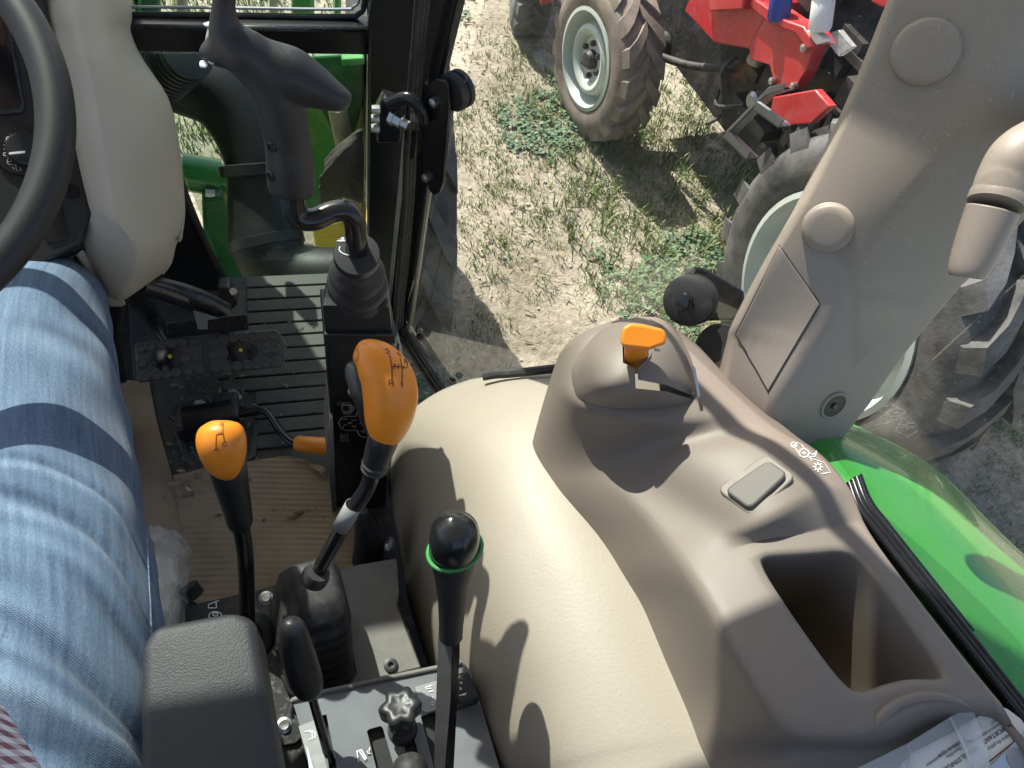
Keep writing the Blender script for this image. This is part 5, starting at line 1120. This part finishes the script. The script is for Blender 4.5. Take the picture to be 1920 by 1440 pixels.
# ================================================================== LOADER JOYSTICK
jc = thing('joystick_console', 'tall black joystick console box standing on the cab floor', 'console', Y(670, 900, .48))
f0, f1 = A(0, -1, 0), 0
bl = [Y(609, 640, .485), Y(741, 640, .485), Y(722, 985, .46), Y(632, 968, .46)]
CO = G().loft([[bl[3], bl[2], bl[2] + A(0, .06, -.02), bl[3] + A(0, .06, -.02)], [bl[0], bl[1], bl[1] + A(0, .068, -.012), bl[0] + A(0, .068, -.012)]]).build('column', M['gloss'], jc, bevel=.003)
G().prism([Y(607, 628, .482), Y(743, 628, .482), Y(744, 646, .482), Y(608, 650, .482)], (0, .072, -.01)).build('top_rim', M['black'], jc, bevel=.002)
bx0 = [Y(610, 632, .486), Y(737, 630, .486)]; bx1 = [Y(607, 572, .492), Y(729, 576, .492)]
def dep(a, b, t): return [a, b, b + t, a + t]
t0, t1 = A(.004, .062, -.016), A(.006, .044, -.022)
G().loft([dep(*bx0, t0), dep(bx1[0] + A(-.001, 0, -.004), bx1[1] + A(.001, 0, -.004), A(.005, .050, -.02)), dep(*bx1, t1)]).build('box_cover', M['black'], jc, bevel=.005, seg=3)
top = np.mean([*bx1, *(np.array(bx1) + t1)], axis=0)
col = Z(669, 484, .530); axj = nrm(col - top); BLn = np.linalg.norm(col - top)
prof = [(.024, -.006), (.036, .0), (.0375, .05), (.034, .13), (.026, .19), (.026, .23), (.037, .30), (.040, .36), (.037, .43), (.0245, .48), (.0245, .52), (.034, .58), (.0355, .63), (.032, .69), (.0245, .74), (.0245, 1.0)]
BEL = G().lathe([(r*.74, h*BLn) for r, h in prof], top, axj, 40, False).build('bellows', M['rubber'], jc, solid=.0015, angle=180)
CLR = G().lathe([(.0195, -.002), (.0207, .0), (.0207, .010), (.0201, .0115), (.0001, .0125)], col, axj, 40).build('collar', M['grip'], jc)
p, n = hit(CLR, 676, 470)
mark(CLR, [circ(660, 467, 24, 12, 14, 60, 200), [(668, 474), (665, 465)], [(670, 470), (676, 470), (678, 466), (673, 464), (669, 466), (670, 470)], [(633, 452), (650, 452)], circ(640, 448, 5, 2.5, 8)], 1.8, M['white'], jc, 'lock_symbol')
jl = thing('loader_joystick', 'big charcoal pistol-shaped joystick grip on a bent black shaft', 'joystick', top)
ct = col + axj*.0145
dct = np.dot(ct - EYE, fwd)
g = G(); tubepx(g, [(669, 466, dct+.004, 21), (668, 440, dct-.012, 21), (664, 412, dct-.026, 20.5), (648, 396, dct-.034, 20.5), (622, 398, dct-.038, 20.5), (590, 411, dct-.042, 21), (566, 410, dct-.046, 21.5), (553, 394, dct-.052, 22), (549, 368, dct-.062, 22), (547, 330, dct-.075, 22)], 22, 6); g.build('shaft', M['gloss'], jl)
q = dct - .062
g = G()
tubepx(g, [(546, 372, q-.001, 8), (546, 366, q-.002, 38), (546, 350, q-.006, 43), (544, 310, q-.020, 44), (540, 270, q-.032, 43), (535, 235, q-.044, 44), (524, 190, q-.058, 47), (506, 150, q-.070, 48), (478, 115, q-.082, 47), (448, 90, q-.092, 44), (425, 60, q-.100, 34), (420, 30, q-.108, 25), (420, -10, q-.118, 21), (420, -60, q-.13, 22), (420, -110, q-.14, 22)], 28, 5)
tubepx(g, [(470, 100, q-.085, 36), (505, 120, q-.078, 44), (545, 140, q-.070, 50), (585, 160, q-.064, 42), (620, 178, q-.060, 31), (645, 188, q-.058, 22), (657, 193, q-.057, 15)], 26, 5)
tubepx(g, [(440, 72, q-.095, 30), (400, 105, q-.090, 28), (392, 118, q-.089, 18)], 18, 4)
GP = g.build('grip', M['grip'], jl, remesh=.0022, vsmooth=12)
ssm = [(478, 62), (520, 84), (545, 120), (549, 158), (554, 220), (559, 300), (564, 366)]
ssm = [tuple(p) for p in spline([(a, b, 0) for a, b in ssm], 5)[:, :2]]
mark(GP, [ssm], 1.5, M['engrave'] if False else M['black'], jl, 'mould_seam', .0002)
tg = G(); tg.loft([[D(a, b, q-.095) for a, b in ((390, 44), (408, 60), (412, 90), (400, 124), (390, 118), (382, 90))], [D(a, b, q-.089) for a, b in ((390, 44), (408, 60), (412, 90), (400, 124), (390, 118), (382, 90))]]); tg.build('trigger', M['grey'], jl, bevel=.0012)
G().prism([D(a, b, q-.094) for a, b in ((374, 114), (386, 112), (390, 122), (386, 128), (374, 126))], ray(380, 120)*.006).build('trigger_tab', M['lamp'], jl, bevel=.001)
G().prism([D(a, b, q-.096) for a, b in ((380, 44), (392, 40), (400, 46), (398, 51), (384, 50))], ray(390, 45)*.004).build('trigger_clip', M['lamp'], jl, bevel=.0008)
for a, b in ((506, 276), (504, 330)):
    h, n = hit(GP, a+4, b)
    if h is not None:
        G().lathe([(.0042, .0004), (.0034, .0012), (.0030, -.0005), (.0001, -.0005)], h, n, 16).build('screw_hole', M['gloss'], jl)
# decal on the console face
def CF(px, py, off=.0007): return Y(px, py, .485) if False else PL(px, py, bl[0] + nrm(np.cross(bl[1]-bl[0], bl[3]-bl[0]))*0, nrm(np.cross(bl[1]-bl[0], bl[3]-bl[0])))
fn = nrm(np.cross(bl[1]-bl[0], bl[3]-bl[0])); fn = fn if np.dot(fn, EYE - bl[0]) > 0 else -fn
def CFp(px, py): return PL(px, py, bl[0] + fn*.0009, fn)
def CFq(px, py): return PL(px, py, bl[0] + fn*.0006, fn)
g = G(); g.prism([CFq(626, 750), CFq(722, 748), CFq(720, 828), CFq(630, 830)], -fn*.0006); g.build('decal', M['screen'], jc)
x0, y0, k = 590, 690, 1/8.47
def cz(pts): return [(x0 + a*k, y0 + b*k) for a, b in pts]
flat(CFp, [cz(l) for l in ([(450, 580), (450, 552), (545, 552), (585, 580), (450, 580)], [(435, 595), (540, 595), (560, 640), (540, 690), (445, 690), (435, 595)], [(560, 595), (605, 600), (625, 645), (605, 690), (575, 690)], [(575, 600), (592, 645), (572, 690)], [(462, 705), (590, 705), (560, 730), (470, 730), (462, 705)])], .0007, M['dim'], jc, 'seat_symbol')
flat(CFp, [cz(l) for l in ([(830, 640), (760, 645), (700, 680), (660, 730), (655, 768), (500, 768), (420, 790), (378, 870), (420, 960), (500, 990), (675, 990), (700, 1060), (750, 1095), (830, 1105)],)], .0008, M['dim'], jc, 'pattern_outline')
flat(CFp, [cz(l) for l in ([(530, 875), (570, 860), (565, 890), (530, 875)], [(560, 875), (600, 872)], [(715, 880), (750, 865), (752, 900), (715, 880)], [(430, 815), (520, 812)], [(585, 830), (665, 828)], [(450, 945), (475, 900), (520, 908)], [(590, 915), (640, 945), (650, 910)], [(715, 765), (745, 730), (760, 745), (715, 765)], [(730, 1005), (775, 1000), (770, 1030)])], .0007, M['dim'], jc, 'movement_arrows')
flat(CFp, [cz(l) for l in ([(412, 1058), (520, 1058), (522, 1142), (414, 1142), (412, 1058)], [(430, 1075), (500, 1125)], [(500, 1075), (430, 1125)], [(395, 1160), (555, 1160)])], .0006, M['dim'], jc, 'decal_mark')
flat(CFp, [cz(circ(395, 565, 33, 28, 14))], .0004, M['dim'], jc, 'caution_ring')
G().lathe([(.0085, -.002), (.008, .003), (.005, .006), (.0001, .007)], CFp(665, 733), fn, 16).build('dome_nut', M['steel'], jc)
G().prism([Y(612, 852, .455), Y(618, 784, .47), Y(624, 784, .47), Y(632, 965, .455), Y(622, 965, .455)], (0, .07, -.01)).build('side_plate', M['grey'], jc, bevel=.002)
g = G(); tubepx(g, [(680, 985, .96, 12), (678, 960, .95, 12), (690, 1020, 1.0, 26), (690, 1050, 1.03, 30)], 16, 4); o = g.build('cable_boot', M['rubber'], jc)

# ================================================================== HYDRAULIC LEVER BOX
tb = thing('control_box', 'black lever box with slots and star knob at the bottom', 'control box', Z(740, 1350, .12))
TZ = .215
TP = [(548, 1314), (560, 1306), (868, 1240), (884, 1262), (945, 1470), (600, 1470), (590, 1450)]
TOP = G().prism([Z(a, b, TZ) for a, b in TP], (0, 0, -.006)).build('top_plate', M['dusty'] if False else mat('dusty_painted_plate', (.15, .16, .175), .32, bump=(400, .08, .0004), var=(25, .12), dust=((.22, .205, .18), 900, .52, .75, .6)), tb)
def cutz(poly): return G().prism([Z(a, b, TZ+.01) for a, b in poly], (0, 0, -.03))
SL = [[(688, 1368), (692, 1364), (713, 1358), (718, 1361), (752, 1480), (716, 1480)], [(752, 1368), (772, 1362), (806, 1480), (778, 1480)], [(790, 1340), (818, 1330), (862, 1480), (826, 1480)], [(602, 1338), (611, 1336), (640, 1480), (622, 1480)]]
carve(TOP, [cutz(q) for q in SL])
G().prism([Z(a, b, TZ-.012) for a, b in ((548, 1330), (560, 1316), (872, 1250), (886, 1270), (950, 1480), (592, 1480))], (0, 0, -.10)).build('box_body', M['black'], tb)
G().tube(spline([Z(548, 1344, TZ-.02), Z(550, 1318, TZ-.002), Z(564, 1308, TZ+.002), Z(700, 1277, TZ+.002), Z(866, 1242, TZ+.002)], 6), .0025, 8).build('front_edge', M['dusty'], tb)
G().prism([Z(a, b, TZ+.0015) for a, b in ((560, 1362), (590, 1350), (622, 1470), (590, 1470))], (0, 0, -.0015)).build('label_plate', M['grey'], tb)
LB2 = G().prism([Z(a, b, TZ+.0012) for a, b in ((778, 1288), (820, 1276), (824, 1328), (800, 1336), (792, 1332))], (0, 0, -.0012)).build('symbol_plate', M['grey'], tb)
RB = G().prism([Z(a, b, TZ+.03) for a, b in ((858, 1262), (878, 1258), (905, 1308), (860, 1322), (846, 1290))], (0, 0, -.05)).build('raised_block', M['black'], tb, bevel=.003)
TZm = lambda a, b: Z(a, b, TZ+.0024)
K4 = 540, 1220, 400/1920
def c4(pts): return [(K4[0] + a*K4[2], K4[1] + b*K4[2]) for a, b in pts]
flat(TZm, [c4(l) for l in ([(635, 1005), (620, 900), (660, 890), (705, 970), (695, 985), (640, 900)], [(735, 870), (730, 910), (715, 925), (735, 905)], [(715, 900), (718, 925), (740, 922)])], .0011, M['white'], tb, 'lever_symbol')
flat(TZm, [c4(l) for l in ([(190, 800), (250, 770)], [(215, 720), (220, 800)], [(190, 740), (215, 715), (245, 740), (245, 790)], [(150, 730), (200, 718)])], .0008, M['white'], tb, 'crop_symbol')
g = G(); g.add([TZm(*q) for q in c4([(168, 850), (225, 1056), (190, 1056)])], [(0, 1, 2)]); g.build('wedge_symbol', M['white'], tb)
flat(TZm, [c4(l) for l in ([(1235, 330), (1300, 310)], [(1240, 345), (1290, 335)], [(1260, 370), (1310, 360)], [(1300, 410), (1305, 430)], [(1285, 465), (1320, 455)], [(1290, 485), (1318, 480)])], .0008, M['white'], tb, 'hydraulic_symbol')
flat(lambda a, b: Z(a, b, TZ+.0306), [c4(l) for l in ([(1545, 285), (1565, 285), (1560, 300)], [(1545, 330), (1565, 345)], [(1545, 352), (1565, 342)], [(1540, 405), (1570, 395)], [(1570, 395), (1605, 380), (1600, 395), (1570, 400)])], .0008, M['white'], tb, 'float_symbol')
# star knob
skb = Z(755, 1372, TZ-.004); stp = Z(750, 1322, TZ+.050); ax = nrm(stp - skb)
sk = thing('star_knob', 'six-lobed black star knob standing on the control box', 'knob', skb)
u = nrm(np.cross(ax, (0, 1, 0))); v_ = np.cross(ax, u)
def star(h, s): return [stp + ax*h + (math.cos(t)*u + math.sin(t)*v_)*.0185*s*(1 + .15*math.cos(6*t)) for t in np.linspace(0, 2*pi, 60, endpoint=False)]
G().loft([star(-.022, .86), star(-.018, .95), star(-.003, 1), star(0, .94), star(.001, .55), star(.0006, .5), star(.0006, .1)]).build('star_head', M['black'], sk, angle=180)
G().lathe([(.015, -.005), (.015, .008), (.010, .012), (.008, .04), (.0001, .04)], skb, ax, 24).build('stem', M['rubber'], sk)
# black lever with green ring
bl_ = thing('hydraulic_lever', 'black lever knob with a bright green ring on a flat steel bar', 'lever', Z(838, 1440, TZ))
g = G(); tubepx(g, [(845, 1200, .668, 8), (845, 1196, .667, 21), (846, 1170, .660, 23), (848, 1130, .648, 27), (849, 1090, .636, 33), (851, 1060, .627, 41), (852, 1030, .619, 47), (852, 1000, .612, 47), (850, 980, .608, 40), (849, 968, .606, 26), (849, 963, .605, 5)], 30, 6)
HK = g.build('knob', M['gloss'], bl_)
HK.data.materials[0] = M['grip']
def ringpts():
    c = D(851, 1030, .619); ux = nrm(D(899, 1022, .619) - c); vy = nrm(D(850, 1078, .598) - c); out = []
    bpy.context.view_layer.update(); t = BVHTree.FromObject(HK, bpy.context.evaluated_depsgraph_get()); im = HK.matrix_world.inverted(); mw = HK.matrix_world
    for a in np.linspace(0, 2*pi, 48, endpoint=False):
        d = math.cos(a)*ux + math.sin(a)*vy
        h = t.ray_cast(im @ Vector(c), im.to_3x3() @ Vector(d))[0]
        out.append((np.array(mw @ h) if h is not None else c + d*.02) + d*.0016)
    return out
cap = G(); tubepx(cap, [(851, 1040, .616, 10), (851, 1035, .615, 40), (852, 1022, .610, 46), (852, 1002, .604, 46), (850, 983, .6, 39), (849, 970, .598, 24), (849, 965, .598, 5)], 30, 6); cap.build('cap', M['gloss'], bl_)
G().tube(ringpts(), .0019, 10, closed=True).build('green_ring', M['greenring'], bl_)
g = G()
for k in range(3): q = D(845, 1178 + 8*k, .664 + .002*k); g.lathe([(.0098, -.0014), (.0108, 0), (.0098, .0014)], q, nrm(D(846, 1170, .66) - D(845, 1196, .667)), 24, False)
g.build('ferrule_rings', M['rubber'], bl_)
b0, b1 = D(842, 1192, .668), D(824, 1480, .765); du = nrm(D(864, 1200, .668) - D(840, 1198, .668))
g = G(); g.loft([[D(822, 1186, .675), D(848, 1190, .668), D(852, 1192, .672), D(826, 1188, .680)], [D(818, 1300, .70), D(845, 1305, .695), D(849, 1305, .70), D(822, 1300, .706)], [D(812, 1490, .76), D(830, 1490, .755), D(834, 1490, .76), D(816, 1490, .766)]]); g.build('flat_bar', M['dusty'], bl_)
g = G(); g.loft([[D(847, 1188, .664), D(861, 1196, .664), D(862, 1200, .67), D(848, 1192, .67)], [D(850, 1222, .672), D(862, 1226, .672), D(862, 1228, .678), D(850, 1224, .678)], [D(834, 1490, .752), D(848, 1490, .752), D(848, 1490, .758), D(834, 1490, .758)]]); g.build('bar_edge', M['gloss'], bl_)
# small black lever
sl_ = thing('small_lever', 'slim lever with a plain black capsule knob in front of armrest', 'lever', Z(620, 1440, TZ))
g = G(); tubepx(g, [(546, 1160, .640, 4), (546, 1166, .641, 17), (548, 1180, .645, 25), (554, 1210, .656, 30), (566, 1250, .672, 31), (576, 1280, .686, 29), (580, 1296, .692, 23), (581, 1300, .694, 8)], 28, 6); g.build('knob', M['black'], sl_)
g = G(); tubepx(g, [(580, 1290, .695, 8), (600, 1360, .72, 8.5), (620, 1430, .745, 9), (640, 1500, .77, 9)], 12, 4); g.build('rod', M['gloss'], sl_)
o = G().lathe([(.0001, .018), (.009, .016), (.0155, .010), (.018, 0), (.0155, -.010), (.009, -.018), (.0001, -.02)], D(768, 1448, .72), nrm(-ray(768, 1440)), 28).build('ball_knob', M['rubber'], None); tag(o, 'dark round knob just showing at the bottom picture edge', 'knob')

# ================================================================== PAPERS IN A PLASTIC SLEEVE
pz = .462
PPN = nrm(A(-.15, -.1, 1)); PPO = Z(1820, 1400, pz)
def PP2(a, b, o_=0): return PL(a, b, PPO + PPN*o_, PPN)
C8 = lambda pts: [(1560 + a/5.333, 1240 + b/5.333) for a, b in pts]
pa_ = thing('manual_papers', 'folded white manual papers with printed text in the console pocket', 'papers', PPO)
G().prism([PP2(a, b, .004) for a, b in C8([(760, 1200), (775, 930), (1240, 690), (1480, 540), (1640, 450), (1745, 470), (1900, 585), (1990, 680), (1700, 1000), (1450, 1200)])], -PPN*.001).build('top_sheet', M['paper'], pa_)
G().prism([PP2(a, b, .0015) for a, b in C8([(640, 1250), (700, 1010), (1000, 830), (1100, 1200)])], -PPN*.001).build('under_sheet', M['paper'], pa_)
G().prism([PP2(a, b, .006) for a, b in C8([(1480, 1200), (1600, 1040), (1850, 780), (2000, 640), (2200, 900), (2000, 1250)])], -PPN*.0012).build('blue_cover', M['bluegrey'], pa_)
G().tube([PP2(*C8([(1450, 1100)])[0], .0055), PP2(*C8([(1860, 775)])[0], .0055)], .0005, 6).build('fold_line', M['engrave'], pa_)
G().lathe([(.0001, .0006), (.0075, .0006), (.0085, .0002), (.0085, -.0004)], PP2(*C8([(1855, 980)])[0], .0066), PPN, 24).build('round_seal', M['grey'], pa_)
def textline(s, cx, cy, hpx, par=pa_, o_=.0046, bold=0):
    cu = bpy.data.curves.new('printed_text', 'FONT'); cu.body = s; cu.size = 1; cu.offset = bold; cu.align_x = 'LEFT'
    ob = bpy.data.objects.new('tmp', cu); COL.objects.link(ob); bpy.context.view_layer.update()
    me = bpy.data.meshes.new_from_object(ob.evaluated_get(bpy.context.evaluated_depsgraph_get())); bpy.data.objects.remove(ob)
    p0 = PP2(cx, cy, o_); ex = nrm(PP2(cx - 8.3, cy + 5.5, o_) - p0); ey = np.cross(PPN, ex); sc = hpx*np.dot(p0-EYE, fwd)/F
    if np.dot(ey, PP2(cx + 5.5, cy + 8.3, o_) - p0) < 0: ey = -ey
    for v in me.vertices: v.co = Vector(tuple(ex*v.co.x*sc + ey*v.co.y*sc))
    me.materials.append(M['ink']); o = bpy.data.objects.new('printed_text', me); COL.objects.link(o); put(o, p0, par)
for s, a, b, h_, bo in (('Numéro de pièce', 1822, 685, 9.5, .004), ('IMPORTANT', 1745, 628, 11, .02), ("Manuels d'opérateur", 1695, 600, 8, .004), ('http://', 1655, 568, 7.5, .004), ("MANUEL D'INFORMATION", 1445, 845, 10, .015), ('Manuels disponibles', 1400, 775, 8, .004), ('disponibles au concessionnaire', 1345, 760, 8, .004), ('commande rapide', 1290, 780, 8, .004)):
    q = C8([(a, b)])[0]; textline(s, q[0], q[1], h_, bold=bo)
FP = thing('plastic_sleeve', 'clear plastic sleeve and strap lying over the manual papers', 'sleeve', PP2(1800, 1390, .01))
def film(poly, name, lift, ma='clear'):
    g = G(); g.prism([PP2(a, b, lift + .0015*((i*7) % 3)) for i, (a, b) in enumerate(C8(poly))], -PPN*.0006); g.build(name, M[ma], FP)
film([(1175, 560), (1390, 452), (1440, 560), (1560, 900), (1600, 1180), (1420, 1180), (1340, 950)], 'strap', .010)
film([(240, 1075), (760, 820), (1180, 560), (1230, 690), (800, 920), (790, 1180), (240, 1200)], 'clear_edge', .008)
G().tube([PP2(*C8([(1180, 560)])[0], .012), PP2(*C8([(1330, 860)])[0], .012), PP2(*C8([(1420, 1120)])[0], .012)], .0012, 8).build('strap_fold', M['clear'], FP)
G().tube([PP2(*C8([(760, 830)])[0], .010), PP2(*C8([(790, 940)])[0], .010), PP2(*C8([(785, 1100)])[0], .010)], .0009, 8).build('edge_fold', M['clear'], FP)
